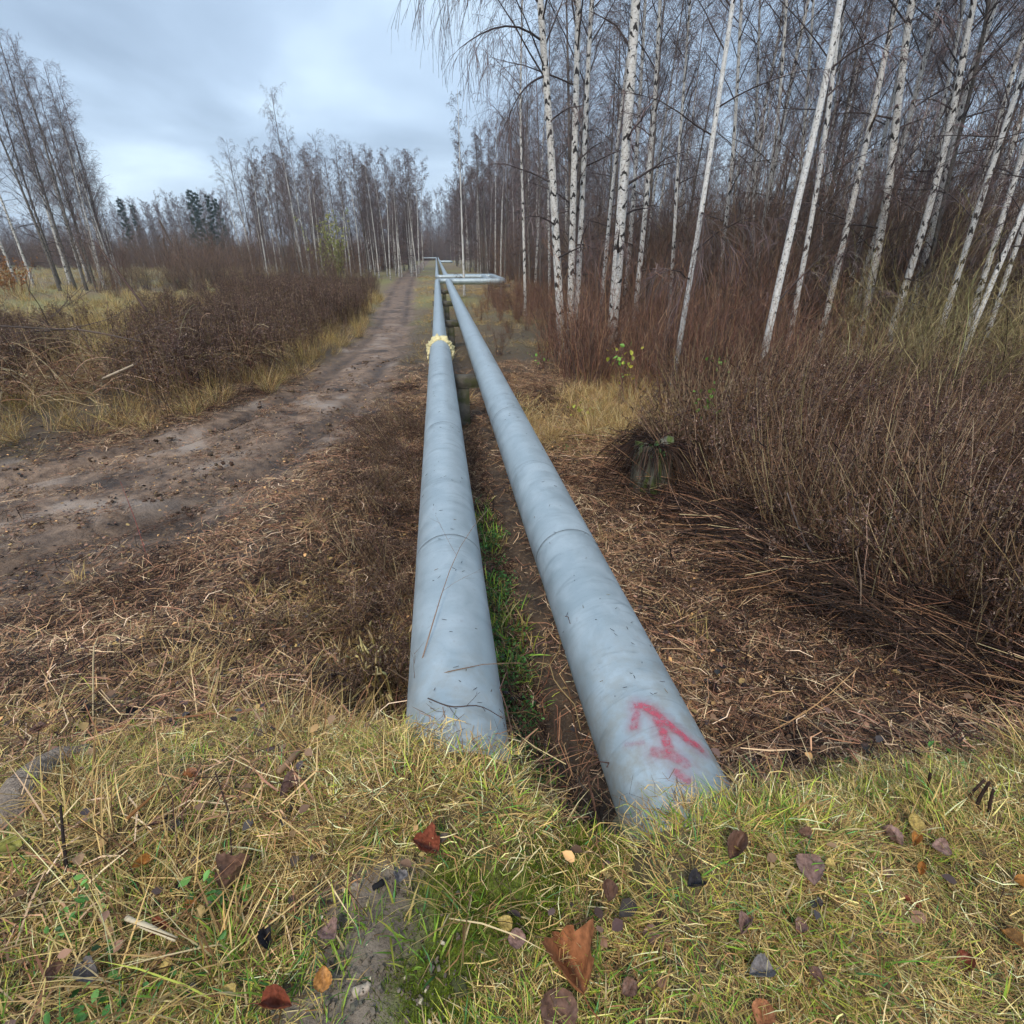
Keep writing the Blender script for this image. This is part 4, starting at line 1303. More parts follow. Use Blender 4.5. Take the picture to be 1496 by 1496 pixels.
def weed(name, n, rad, h0, h1, pal, wts, leafpal, lean=0.12, head=True, fluff=26):
    """dead tall weed stems with shrivelled leaves and feathery seed heads"""
    mb = MB()
    a = RNG.uniform(0, 6.283, n); rr = rad * np.sqrt(RNG.random(n))
    S = np.stack([rr * np.cos(a), rr * np.sin(a), np.full(n, -0.03)], 1)
    D = unit(np.stack([RNG.normal(0, lean, n), RNG.normal(0, lean, n), np.ones(n)], 1))
    L = RNG.uniform(h0, h1, n)
    u = np.linspace(0, 1, 6)
    P = S[:, None] + D[:, None] * (L[:, None] * u)[..., None]
    P[:, 1:] += np.cumsum(RNG.normal(0, 0.014, (n, 5, 3)), 1) * L[:, None, None]
    mb.tubes(P, np.full(n, 0.0038)[:, None] * np.linspace(1, 0.5, 6)[None], 3, pick_cols(n, pal, wts))
    m = 9
    t = RNG.uniform(0.3, 0.92, (n, m))
    Sx, T = interp_path(P, t)
    Sx = Sx.reshape(-1, 3)
    k = len(Sx)
    d = unit(rand_unit(k) * np.array([1, 1, 0.4]) + np.array([0, 0, -0.55]))
    ll = RNG.uniform(0.03, 0.085, k)
    Q = Sx[:, None] + d[:, None] * (ll[:, None] * np.linspace(0, 1, 3))[..., None]
    Q[:, 1:] += RNG.normal(0, 0.008, (k, 2, 3))
    mb.ribbons(Q, np.full(k, 0.009)[:, None] * np.array([[0.5, 1, 0.2]]), rand_unit(k), pick_cols(k, leafpal, [1] * len(leafpal)))
    if head:
        B, LB, _ = offshoots(P, 7, 0.72, 0.99, 52, 16, -0.19, 0.45, 0.35, 3, 0.05)
        mb.ribbons(B, np.full(len(B), 0.003)[:, None] * np.ones((1, 3)), rand_unit(len(B)), pick_cols(len(B), pal, wts))
        t = RNG.uniform(0.15, 1, (len(B), 7))
        S3, _t = interp_path(B, t)
        S3 = S3.reshape(-1, 3); q = len(S3)
        d = unit(rand_unit(q) + np.array([0, 0, 0.3]))
        Q = np.stack([S3, S3 + d * RNG.uniform(0.010, 0.028, (q, 1))], 1)
        mb.ribbons(Q, np.full((q, 2), 0.009), rand_unit(q), pick_cols(q, [(0.15, 0.098, 0.08), (0.075, 0.048, 0.042), (0.30, 0.21, 0.165)], [1, 1.2, 0.4]))
    return mb.mesh(name, M_STEM)


STRAW = [(0.58, 0.41, 0.17), (0.42, 0.28, 0.11), (0.72, 0.57, 0.31), (0.22, 0.125, 0.055)]
GREENS = [(0.21, 0.34, 0.05), (0.13, 0.27, 0.04), (0.34, 0.38, 0.07), (0.10, 0.26, 0.09)]
LSTRAW = [(0.66, 0.48, 0.19), (0.50, 0.34, 0.13), (0.78, 0.62, 0.33), (0.27, 0.15, 0.065)]
LGREEN = [(0.28, 0.42, 0.06), (0.17, 0.33, 0.05), (0.46, 0.47, 0.08), (0.14, 0.34, 0.12)]
MIX = LSTRAW + LGREEN
LITT = [(0.42, 0.25, 0.14), (0.26, 0.135, 0.08), (0.62, 0.44, 0.27), (0.10, 0.055, 0.038), (0.035, 0.022, 0.018)]
DARK = [(0.040, 0.026, 0.022), (0.075, 0.045, 0.034), (0.022, 0.016, 0.015), (0.15, 0.09, 0.06)]
STEMS = [(0.36, 0.225, 0.135), (0.22, 0.12, 0.075), (0.54, 0.38, 0.24), (0.09, 0.05, 0.038)]

T_LAWN = [tuft('lawn_tuft', 42, 0.06, 0.025, 0.09, 0.0027, MIX, [1.3, 1.2, 0.7, 1.4, 0.6, 0.55, 0.6, 0.35], 1.05, 0.5, K=3) for _ in range(4)]
T_LAWNG = [tuft('green_tuft', 26, 0.05, 0.03, 0.085, 0.0036, MIX, [0.5, 0.4, 0.3, 0.2, 1, 1, 1, 0.8], 0.45, 0.7) for _ in range(3)]
T_DRY = [tuft('dry_tuft', 50, 0.07, 0.08, 0.26, 0.0030, STRAW + GREENS[2:3], [1.1, 1, 0.7, 0.9, 0.25], 1.1, 0.6) for _ in range(4)]
T_RIM = [tuft('rim_tuft', 46, 0.05, 0.04, 0.12, 0.0034, MIX, [1.2, 1, 0.8, 0.6, 0.7, 0.5, 0.8, 0.4], 0.85, 0.7) for _ in range(3)]
T_LONG = [tuft('long_tuft', 60, 0.14, 0.3, 0.75, 0.0045, STRAW + [(0.30, 0.27, 0.09), (0.14, 0.085, 0.05)], [0.9, 1, 0.6, 0.9, 0.6, 0.5], 0.55, 0.9) for _ in range(4)]
T_GOLD = [tuft('gold_tuft', 60, 0.16, 0.25, 0.6, 0.0045, STRAW, [1.4, 1, 0.9, 0.5], 0.9, 0.8) for _ in range(3)]
T_FIELD = [tuft('field_tuft', 46, 0.32, 0.3, 0.8, 0.010, STRAW + [(0.27, 0.26, 0.075), (0.16, 0.11, 0.07)], [1, 1, 0.6, 0.8, 0.8, 0.5], 0.35, 0.8) for _ in range(4)]
T_STRAW = [litter('straw_litter', 46, 0.24, 0.05, 0.30, 0.0040, LITT, [1, 1, 0.7, 1, 0.6], 0.0, 0.045) for _ in range(5)]
T_CHOP = [litter('chopped_litter', 64, 0.16, 0.02, 0.09, 0.0046, LITT, [1, 1.1, 0.6, 1.2, 0.9], 0.0, 0.025, K=2) for _ in range(4)]
T_DARKL = [litter('dark_litter', 50, 0.2, 0.04, 0.22, 0.0050, DARK + LITT[1:2], [1, 1.2, 0.7, 1, 0.6], 0.0, 0.05) for _ in range(4)]
T_LAID = [litter('laid_stalks', 26, 0.3, 0.5, 1.25, 0.0062, LITT, [1, 1, 0.6, 1, 0.7], 0.02, 0.22, 0.45, None, True, 0.12, 0.12) for _ in range(4)]
T_HEAP = [litter('blackened_stalks', 40, 0.26, 0.35, 0.95, 0.0055, DARK + LITT[1:2], [1.2, 1, 1.2, 0.5, 0.35], 0.0, 0.20, 0.5, None, True, 0.12, 0.14) for _ in range(3)]
T_LEAFL = [leaf_litter('leaf_litter', 12, 0.25, 0.040, [(0.20, 0.115, 0.075), (0.10, 0.065, 0.055), (0.30, 0.17, 0.08), (0.42, 0.27, 0.11), (0.06, 0.05, 0.05)], [1, 1, 0.5, 0.35, 0.7]) for _ in range(4)]
T_MOSS = [tuft('moss_tuft', 90, 0.05, 0.010, 0.03, 0.0022, [(0.19, 0.26, 0.024), (0.12, 0.17, 0.018), (0.28, 0.34, 0.035), (0.13, 0.10, 0.045)], [1, 1, 0.5, 0.6], 0.5, 0.4, M_GRASS, 3) for _ in range(3)]
T_WEED = [weed('weed_stand', 9, 0.26, 0.7, 1.35, STEMS, [0.8, 1, 0.6, 1.3], DARK, 0.2) for _ in range(5)]
T_WEEDD = [weed('dark_weed_stand', 9, 0.24, 0.7, 1.2, [(0.17, 0.105, 0.068), (0.09, 0.055, 0.042), (0.36, 0.25, 0.13)], [1, 1, 0.9], [(0.09, 0.055, 0.045), (0.06, 0.038, 0.034), (0.13, 0.08, 0.06)]) for _ in range(4)]
T_STEM = [weed('bare_stems', 15, 0.2, 0.6, 1.25, [(0.34, 0.235, 0.14), (0.26, 0.16, 0.095), (0.42, 0.31, 0.19), (0.15, 0.09, 0.06)], [1, 1, 0.6, 0.6], DARK, 0.16, False) for _ in range(4)]
T_FORB = []
for _ in range(3):
    mb = MB(); n = 22
    Cc = RNG.normal(0, 1, (n, 3)) * np.array([0.045, 0.045, 0.018]) + np.array([0, 0, 0.04])
    leafs(mb, Cc, 0.024, pick_cols(n, [(0.10, 0.26, 0.06), (0.15, 0.33, 0.08), (0.07, 0.19, 0.05)], [1, 1, 1]), 0.5, 0.6)
    T_FORB.append(mb.mesh('forb', M_GREEN))


def polar(n, r0, r1, a=1.0, half=62, cen=7.3):
    """random spots in a wide wedge in front of the photographer"""
    u = RNG.random(n)
    r = (r0 ** a + u * (r1 ** a - r0 ** a)) ** (1 / a)
    th = R(cen) + R(half) * RNG.uniform(-1, 1, n)
    return r * np.sin(th), r * np.cos(th)


def rect(n, x0, x1, y0, y1):
    return RNG.uniform(x0, x1, n), RNG.uniform(y0, y1, n)


def settle(x, y, keep, dz=0.0):
    k = RNG.random(len(x)) < keep
    x, y = x[k], y[k]
    return np.stack([x, y, height(x, y) + dz], 1)


def off_pipe(x, y, m=0.02):
    near = (np.abs(x - PXL) < PR + m) | (np.abs(x - PXR) < PR + m)
    return np.where(near & (y > 1.0), 0.0, 1.0)


def trk_m(x, y):
    d, s = trk_dist(x, y)
    return 1 - sst(trk_half(y) * 0.7, trk_half(y) * 1.3, d + 0.6 * (fbm(x * 1.3, y * 1.3, 15) - 0.5))


x, y = rect(700, -0.6, 0.3, 0.2, 1.0)
p = settle(x, y, mud_mask(x, y) * 0.8)
T_GRIT = []
for _ in range(3):
    mb = MB()
    for q in range(16):
        a, r_ = RNG.uniform(0, 6.28), 0.05 * math.sqrt(RNG.random())
        z = 0.0018 + 0.006 * RNG.random() ** 2.5
        mb.box((r_ * math.cos(a), r_ * math.sin(a), 0.0), (z * 1.4, z, z * 0.8), RNG.uniform(0, 3), pick_cols(1, [(0.16, 0.13, 0.10), (0.24, 0.20, 0.155), (0.12, 0.095, 0.075), (0.40, 0.33, 0.24)], [1, 1, 1, 0.12])[0], z * 0.08)
    T_GRIT.append(mb.mesh('grit', M_STEM))
scatter('soil_crumbs', 'crumbs of soil and grit on the bare mud patch', 'soil', T_GRIT, p, RNG.uniform(0.5, 1.1, len(p)), 0.2)
T_THATCH = [litter('thatch', 70, 0.11, 0.02, 0.075, 0.0017, LSTRAW + [(0.16, 0.10, 0.05), (0.09, 0.06, 0.035), (0.25, 0.27, 0.07)], [1, 1, 0.6, 1, 1, 0.7, 0.4], 0.0, 0.014, K=3, bend=0.2) for _ in range(4)]
x, y = rect(1700, -2.4, 2.6, 0.15, 1.5)
p = settle(x, y, sst(0.3, 0.7, mound_f(x, y)) * (1 - np.minimum(1, 1.6 * mud_mask(x, y))) * (1 - 0.75 * moss_mask(x, y)) * np.where((x > 0.14) & (x < 0.42) & (y > np.interp(x, EX, EY)), 0, 1), 0.002)
scatter('lawn_thatch', 'fine dead thatch matted between the grass blades', 'plant litter', T_THATCH, p, RNG.uniform(0.8, 1.3, len(p)), 0.06, real=True)
# short lawn on the bank at the photographer's feet
x, y = rect(12500, -2.6, 2.8, 0.15, 2.0)
k = mound_f(x, y)
keep = sst(0.35, 0.8, k) * (1 - sst(0.02, 0.2, mud_mask(x, y))) * (1 - 0.93 * sst(0.1, 0.5, moss_mask(x, y))) * (0.25 + 0.75 * sst(0.36, 0.58, fbm(x * 4, y * 4, 101)))
keep = keep * np.where((x > 0.14) & (x < 0.42) & (y > np.interp(x, EX, EY) + 0.02), 0, 1) * np.interp(x, [-2.6, -1.2, -0.4], [0.2, 0.4, 1])
p = settle(x, y, keep)
scatter('lawn_grass', 'short yellow-green autumn grass on the bank', 'grass', T_LAWN, p, RNG.uniform(0.6, 1.15, len(p)), real=True)
x, y = rect(2600, -2.2, 2.4, 0.15, 1.25)
keep = sst(0.5, 0.9, mound_f(x, y)) * (1 - mud_mask(x, y)) * (1 - np.minimum(1, 2 * mud_mask(x, y))) * (1 - np.minimum(0.95, 1.4 * moss_mask(x, y))) * 0.6 * sst(0.5, 0.66, fbm(x * 3.1, y * 3.1, 111))
keep = np.maximum(keep, 0.95 * np.exp(-((x - (-0.62)) / 0.4) ** 2 - ((y - 0.66) / 0.17) ** 2))
p = settle(x, y, keep)
scatter('green_grass', 'fresh green grass blades among the dry ones', 'grass', T_LAWNG, p, RNG.uniform(0.6, 1.2, len(p)), real=True)
# dry matted grass
x, y = rect(6000, -3.2, 3.0, 0.5, 4.2)
f = mound_f(x, y)
keep = np.where(x < -0.15, np.exp(-((x + 0.75) / 0.7) ** 2) * (1 - sst(2.4, 3.4, y)) * 0.42, 0.0) + 0.25 * np.exp(-((f - 0.6) / 0.35) ** 2) * np.where(x > 0.75, 1, 0.6)
keep = keep * off_pipe(x, y) * sst(0.30, 0.55, fbm(x * 2.2, y * 2.2, 121)) * (1 - mud_mask(x, y)) * np.where((x > 0.1) & (x < 0.45), 0, 1)
p = settle(x, y, keep)
scatter('dry_grass', 'matted straw-coloured grass on the slope beside the pipes', 'grass', T_DRY, p, RNG.uniform(0.6, 1.1, len(p)), 0.3)
x, y = rect(420, -0.75, 1.3, 0.68, 1.2)
ye = np.interp(x, EX, EY)
keep = np.exp(-((y - ye + 0.05) / 0.07) ** 2) * np.where((x > 0.15) & (x < 0.40), 0, 1)
p = settle(x, y, keep)
scatter('rim_grass', 'longer mixed grass where the pipes come out of the bank', 'grass', T_RIM, p, RNG.uniform(0.6, 1.05, len(p)), 0.2)
# moss
x, y = rect(4200, -0.6, 0.7, 0.25, 1.1)
p = settle(x, y, moss_mask(x, y) * 0.8)
scatter('moss', 'bright green moss on the bare earth in front of the pipes', 'moss', T_MOSS, p, RNG.uniform(0.6, 1.2, len(p)))

# mown stalk litter right of the pipes and left bank
x, y = rect(9000, -4.5, 6.5, 0.7, 12)
f = mound_f(x, y)
keep = off_pipe(x, y, -0.03) * np.maximum(1 - sst(0.55, 0.9, f), np.where(x < -0.3, 0.5, 0.0) * (1 - np.minimum(1, 2 * mud_mask(x, y)))) * (1 - 0.95 * trk_m(x, y)) * np.interp(y, [0, 6, 12], [1, 0.8, 0.45]) * np.where(x > 0.75, 0.95, 0.6)
p = settle(x, y, keep)
scatter('mown_stalk_litter', 'brown mown stalks strewn over the ground beside the pipes', 'plant litter', T_STRAW, p, RNG.uniform(0.6, 1.1, len(p)), 0.1, real=True)
x, y = rect(12000, -5, 6.0, 0.7, 11)
f = mound_f(x, y)
keep = off_pipe(x, y, -0.05) * (1 - sst(0.55, 0.9, f)) * (1 - 0.82 * trk_m(x, y)) * np.interp(y, [0, 5, 11], [1, 0.7, 0.4])
p = settle(x, y, keep)
scatter('chopped_litter', 'small chopped plant bits covering the soil', 'plant litter', T_CHOP, p, RNG.uniform(0.7, 1.2, len(p)), 0.08, real=True)
x, y = np.concatenate([rect(5200, -4.5, 5.5, 0.9, 10), rect(160, -2.2, -0.45, 0.45, 0.9)], 1)
keep = off_pipe(x, y, -0.03) * np.maximum(1 - sst(0.3, 0.7, mound_f(x, y)), np.where(x < -0.45, 0.8, 0.0)) * (1 - 0.9 * trk_m(x, y)) * sst(0.45, 0.6, fbm(x * 1.1, y * 1.1, 131))
keep = np.maximum(keep, 0.9 * ((x > -0.75) & (x < -0.15) & (y > 1.7) & (y < 7.5)))
p = settle(x, y, keep)
scatter('dark_rotting_litter', 'dark rotting stems and roots in the hollows', 'plant litter', T_DARKL, p, RNG.uniform(0.6, 1.2, len(p)), 0.15, real=True)
x, y = polar(5200, 0.5, 26, 1.0)
keep = off_pipe(x, y, -0.02) * np.interp(mound_f(x, y), [0, 1], [0.9, 0.12]) * (1 - 0.3 * trk_m(x, y)) * (1 - mud_mask(x, y))
p = settle(x, y, keep, 0.012)
scatter('leaf_litter', 'small brown and yellow fallen leaves scattered over the ground', 'leaf litter', T_LEAFL, p, RNG.uniform(0.5, 1.0, len(p)))

# stalks pressed flat along the foot of the weed stand
FRONT = np.array([(4.2, 9.0), (3.2, 7.0), (2.2, 5.6), (2.15, 4.6), (2.35, 3.6), (2.6, 2.7), (3.0, 1.9), (3.8, 1.2)])
n = 95
t = 1.6 + RNG.random(n) * (len(FRONT) - 2.6); i = t.astype(int); w_ = (t - i)[:, None]
c = FRONT[i] * (1 - w_) + FRONT[np.minimum(i + 1, len(FRONT) - 1)] * w_ + RNG.normal(0, 0.22, (n, 2)) + np.array([0.15, 0.05])
p = np.stack([c[:, 0], c[:, 1], height(c[:, 0], c[:, 1])], 1)
rots = np.stack([RNG.normal(0, 0.06, n), RNG.normal(0, 0.06, n), np.radians(-46) + RNG.normal(0, 0.75, n)], 1)
scatter('laid_stalks', 'long dead stalks pressed flat along the foot of the weed stand', 'dead stalks', T_LAID, p, RNG.uniform(0.6, 1.0, n), rots=rots)


n = 210
t = 1.5 + RNG.random(n) * (len(FRONT) - 2.5); i = t.astype(int); w_ = (t - i)[:, None]
c = FRONT[i] * (1 - w_) + FRONT[np.minimum(i + 1, len(FRONT) - 1)] * w_ + RNG.normal(0, 0.16, (n, 2)) + np.array([0.12, 0.08])
p = np.stack([c[:, 0], c[:, 1], height(c[:, 0], c[:, 1])], 1)
rots = np.stack([RNG.normal(0, 0.1, n), RNG.normal(0, 0.1, n), np.radians(-50) + RNG.normal(0, 0.5, n)], 1)
scatter('blackened_stalk_heap', 'heap of blackened flattened stalks along the weed stand', 'dead stalks', T_HEAP, p, RNG.uniform(0.6, 1.1, n), rots=rots)


# the dead weed stand on the right
def in_front(x, y):
    fx = np.interp(y, FRONT[::-1, 1], FRONT[::-1, 0])
    return x - fx
x, y = rect(3500, 1.9, 13, 0.6, 11)
d = in_front(x, y)
keep = sst(0.12, 0.5, d) * (1 - sst(6.2, 8.5, y - 0.25 * x)) * np.interp(d, [0, 1.5, 5, 9], [0.55, 0.85, 0.5, 0.25])
p = settle(x, y, keep)
dd = in_front(p[:, 0], p[:, 1])
n = len(p)
# stems at the edge lean out towards the mown ground
lean = np.clip(0.85 - dd * 0.5, 0.05, 0.85) * RNG.uniform(0.2, 1.3, n)
rots = np.stack([RNG.normal(0, 0.20, n), -lean + RNG.normal(0, 0.18, n), RNG.normal(0.35, 0.45, n)], 1)
kk = RNG.random(n) < np.interp(dd, [0, 0.6, 1.6, 3], [0.8, 0.6, 0.32, 0.2])
scatter('bare_weed_stems', 'bare tan weed stems leaning out of the thicket edge', 'dead weeds', T_STEM, p[kk], RNG.uniform(0.75, 1.2, kk.sum()), rots=rots[kk])
p, rots = p[~kk], rots[~kk]; n = len(p)
scatter('dead_weed_stand', 'thicket of dead brown weed stems right of the mown ground', 'dead weeds', T_WEED, p, RNG.uniform(0.6, 1.02, n) * (0.7 + 0.55 * fbm(p[:, 0] * 0.8, p[:, 1] * 0.8, 181)), rots=rots)

# weeds and dry grass on the left side of the track
def left_of_track(x, y):
    dd_, s_ = trk_dist(x, y)
    return np.where(s_ > 0, dd_ - trk_half(y), -1.0)
x, y = rect(8500, -12, -1.8, 8.0, 42)
d = left_of_track(x, y)
patch = fbm(x * 0.45, y * 0.45, 141)
keep = sst(0.1, 0.5, d) * np.interp(d, [0, 2, 6, 10, 13], [1, 1, 0.7, 0.25, 0.05]) * np.interp(y, [8, 10, 17, 25, 42], [0.6, 1, 0.8, 0.45, 0.35]) * (0.10 + 0.90 * sst(0.42, 0.54, patch)) * np.where(y < 17, 0.8, np.interp(x / y, [-0.6, -0.42, -0.3], [0.0, 0.3, 1]))
p = settle(x, y, keep)
scatter('brown_weed_stand', 'dark brown dead weeds lining the left side of the track', 'dead weeds', T_WEEDD, p, RNG.uniform(0.75, 1.1, len(p)) * (0.7 + 0.6 * fbm(p[:, 0] * 0.6, p[:, 1] * 0.6, 161)), 0.14)
x, y = rect(5200, -16, -1.6, 6.5, 34)
d = left_of_track(x, y)
keep = sst(-0.15, 0.2, d) * (0.35 * np.exp(-((d - 0.25) / 0.3) ** 2) * sst(0.35, 0.6, fbm(x * 0.9, y * 0.9, 171)) + 0.5 * (1 - sst(0.42, 0.54, fbm(x * 0.45, y * 0.45, 141))) + 0.14)
p = settle(x, y, keep)
scatter('verge_grass', 'long straw-yellow grass along the verge and among the weeds', 'grass', T_LONG, p, RNG.uniform(0.5, 0.95, len(p)), 0.35)
x, y = polar(8000, 16, 110, 1.2, 60, -12)
d = left_of_track(x, y)
keep = sst(3.5, 8, d) * np.where(x < 0, 1, 0)
p = settle(x, y, keep)
scatter('field_grass', 'pale yellow-green grass of the field left of the track', 'grass', T_FIELD, p, RNG.uniform(0.45, 0.85, len(p)) , 0.15)
# grass between track and pipes, around the loop, right of the pipes
x, y = rect(5200, -2.2, 7.0, 6, 60)
dt, s_ = trk_dist(x, y)
keep = off_pipe(x, y, 0.05) * sst(0.0, 0.4, dt - trk_half(y)) * np.where(s_ < 0, 1, 0) * np.where((x > 0.75) | (y > 12), 0.55, 0.15) * sst(0.36, 0.58, fbm(x * 0.7, y * 0.7, 151)) * (1 - sst(5, 7, x - 0.0 * y))
p = settle(x, y, keep)
scatter('rough_grass', 'tufts of rough yellow grass around the pipes and loop', 'grass', T_DRY, p, RNG.uniform(0.9, 1.8, len(p)), 0.25)
x, y = np.concatenate([rect(190, 1.9, 3.9, 6.6, 9.2), rect(90, 1.0, 2.4, 5.6, 8.0)], 1)
p = settle(x, y, np.full(len(x), 0.9))
scatter('gold_grass', 'golden dry grass clump at the foot of the red shrubs', 'grass', T_GOLD, p, RNG.uniform(0.5, 0.9, len(p)), 0.5)
# green seedlings between the pipes
x, y = np.concatenate([rect(260, 0.15, 0.40, 1.15, 4.8), rect(26, 0.75, 1.6, 0.95, 1.6), rect(30, 0.8, 3.5, 5.5, 8.5), rect(9, -1.3, -0.5, 0.55, 0.8)], 1)
p = settle(x, y, np.full(len(x), 0.8), 0.01)
scatter('green_seedlings', 'small fresh green weeds sprouting between the pipes', 'weeds', T_FORB, p, RNG.uniform(0.5, 1.1, len(p)), 0.2)

x, y = rect(240, 0.15, 0.40, 1.25, 5.0)
p = settle(x, y, np.full(len(x), 0.8) * sst(0.35, 0.6, fbm(x * 3, y * 3, 191)))
scatter('gully_grass', 'green grass in the gully between the pipes', 'grass', T_LAWNG, p, RNG.uniform(1.2, 2.6, len(p)), 0.3)
for nm, lab, cat, T_, n, s0, s1 in (('gully_litter', 'dark wet litter and twigs in the gully between the pipes', 'plant litter', T_DARKL, 170, 0.45, 0.8), ('gully_straw', 'dead stems fallen into the gully between the pipes', 'plant litter', T_STRAW, 70, 0.4, 0.7), ('gully_leaves', 'fallen leaves in the gully between the pipes', 'leaf litter', T_LEAFL, 60, 0.4, 0.7)):
    x, y = RNG.uniform(0.16, 0.40, n), 0.85 + 5.5 * RNG.random(n) ** 1.4
    p = settle(x, y, np.ones(n), 0.01)
    scatter(nm, lab, cat, T_, p, RNG.uniform(s0, s1, n), 0.25)
# low scrub crowding in on the pipes from the wood edge
x, y = rect(520, 0.95, 5.5, 9.5, 34)
p = settle(x, y, 0.75 * sst(1.0, 3.2, x + 2.2 * (fbm(x * 0.5, y * 0.5, 221) - 0.5)) * np.where((y > 30.6) & (y < 38.6) & (x < 4.3), 0, 1))
scatter('low_scrub', 'low reddish-brown scrub between the pipes and the wood', 'undergrowth', SH_RED, p, RNG.uniform(0.3, 0.75, len(p)) * np.interp(p[:, 0], [1, 3], [0.6, 1.0]), 0.12)
# dark mown brush lying against the near pipe on its left
n = 230
x = -0.24 - np.abs(RNG.normal(0, 0.42, n)); y = RNG.uniform(1.9, 7.5, n)
p = settle(x, y, np.where(x > -1.6, 1.0, 0), 0.0)
n = len(p)
rots = np.stack([RNG.normal(0, 0.75, n), RNG.normal(0.2, 0.75, n), RNG.uniform(0, 6.28, n)], 1)
scatter('mown_brush', 'dark mown brush lying along the near pipe', 'brush', T_WEEDD + T_STEM[:1], p, RNG.uniform(0.22, 0.5, n), rots=rots)
# clods of mud on the track
T_CLOD = []
for _ in range(4):
    mb = MB()
    for q in range(14):
        a, r_ = RNG.uniform(0, 6.28), 0.16 * math.sqrt(RNG.random())
        z = 0.008 + 0.035 * RNG.random() ** 2.2
        mb.box((r_ * math.cos(a), r_ * math.sin(a), 0.0), (z * 1.7, z * 1.2, z * 0.8), RNG.uniform(0, 3), pick_cols(1, [(0.15, 0.10, 0.07), (0.22, 0.15, 0.105), (0.08, 0.052, 0.038)], [1, 1, 1])[0], z * 0.13, z * 0.22)
    T_CLOD.append(mb.mesh('clod', M_STEM, True))
x, y = rect(2600, -9, -0.8, 2.0, 13)
p = settle(x, y, trk_m(x, y) * sst(0.42, 0.6, fbm(x * 1.7, y * 1.7, 211)) * 0.4)
scatter('mud_clods', 'churned clods of mud on the track', 'mud', T_CLOD, p, RNG.uniform(0.4, 0.9, len(p)), 0.2)
# undergrowth masses in the depth of the woods
x, y = polar(2600, 15, 85, 1.25, 40, 30)
keep = sst(0.0, 1.5, x - EDGE(y) - 0.6) * 0.8
p = settle(x, y, keep)
scatter('wood_undergrowth', 'dense brown leafless undergrowth deep in the wood', 'undergrowth', SH_BRN, p, RNG.uniform(0.7, 1.6, len(p)), 0.1)
x, y = polar(5200, 38, 190, 1.2, 45, -28)
d = left_of_track(x, y)
keep = sst(1.0, 3.0, d) * (np.exp(-((y - 44 - 4 * np.sin(x * 0.2)) / 9) ** 2) * sst(-24, -16, x) * 1.0 + 0.7 * sst(85, 105, y) + 0.6 * sst(60, 75, y) * sst(-20, -12, x) + 0.7 * sst(-24, -30, x) * sst(40, 44, y) * (1 - sst(60, 70, y)) * 0)
p = settle(x, y, keep)
ex, ey = rect(190, -13, 11, 196, 264)
ep = settle(ex, ey, np.where((np.abs(ex) < 1.0) & (ey < 236), 0, 1.0)); nf = len(p)
p = np.concatenate([p, ep])
scatter('far_undergrowth', 'reddish-brown bushes massed along the far edge of the field', 'undergrowth', SH_BRN + SH_RED[:1], p, RNG.uniform(0.7, 1.15, len(p)) * np.interp(p[:, 1], [60, 100, 190, 200], [1, 1.5, 1.5, 2.6]), 0.1)
# trees that close the view at the far end of the pipes
for i in range(40):
    x = RNG.uniform(-12, 10); y = RNG.uniform(205, 262)
    if abs(x) < 1.2 and y < 236: continue
    plant('distant_tree', int(RNG.choice([0, 3, 5, 6])), x, y, RNG.uniform(17, 25), 'hazy bare tree closing the view where the pipes end', 'trees at the end of the pipes')
for i in range(60):
    y = RNG.uniform(88, 230); x = -5.6 - RNG.random() ** 1.5 * 12
    plant('distant_tree', int(RNG.choice([0, 3, 5, 6, 2])), x, y, RNG.uniform(10, 14), 'bare tree left of the track far beyond the birch stand', 'far trees left of the track')


# ------------------------------------------------------------------ single things on the ground
def stick(name, pts, r, col, label, cat='stick', mat=None, sides=8, K=9, twigs=0, tcol=None, rough=0.08):
    """one tapered broken stick through the given points"""
    P = catmull(pts, K)
    base = P[0].copy(); P = P - base
    rad = np.interp(np.linspace(0, 1, K), np.linspace(0, 1, len(r)), r) * (1 + RNG.normal(0, rough, K))
    mb = MB()
    P2 = np.concatenate([P[:1] - unit(P[1] - P[0]) * 0.001, P, P[-1:] + unit(P[-1] - P[-2]) * 0.001])
    mb.tubes(P2[None], np.concatenate([[0.0003], rad, [0.0003]])[None], sides, np.array(col))
    if twigs:
        Q, L, _ = offshoots(P[None], twigs, 0.25, 1.0, 42, 12, 0.30, 0.4, -0.05, 5, 0.09)
        mb.tubes(Q, np.full(len(Q), rad.min() * 0.75)[:, None] * np.linspace(1, 0.4, 5)[None], 4, np.array([tcol or col]).repeat(len(Q), 0))
        Z, L, _ = offshoots(Q, 3, 0.3, 1.0, 40, 12, 0.45, 0.3, 0, 4, 0.09)
        mb.tubes(Z, np.full(len(Z), rad.min() * 0.45)[:, None] * np.linspace(1, 0.4, 4)[None], 3, np.array([tcol or col]).repeat(len(Z), 0))
    o = obj(name, mb.mesh(name, mat or M_STEM, True), None, base)
    tag(o, label, cat)
    return o


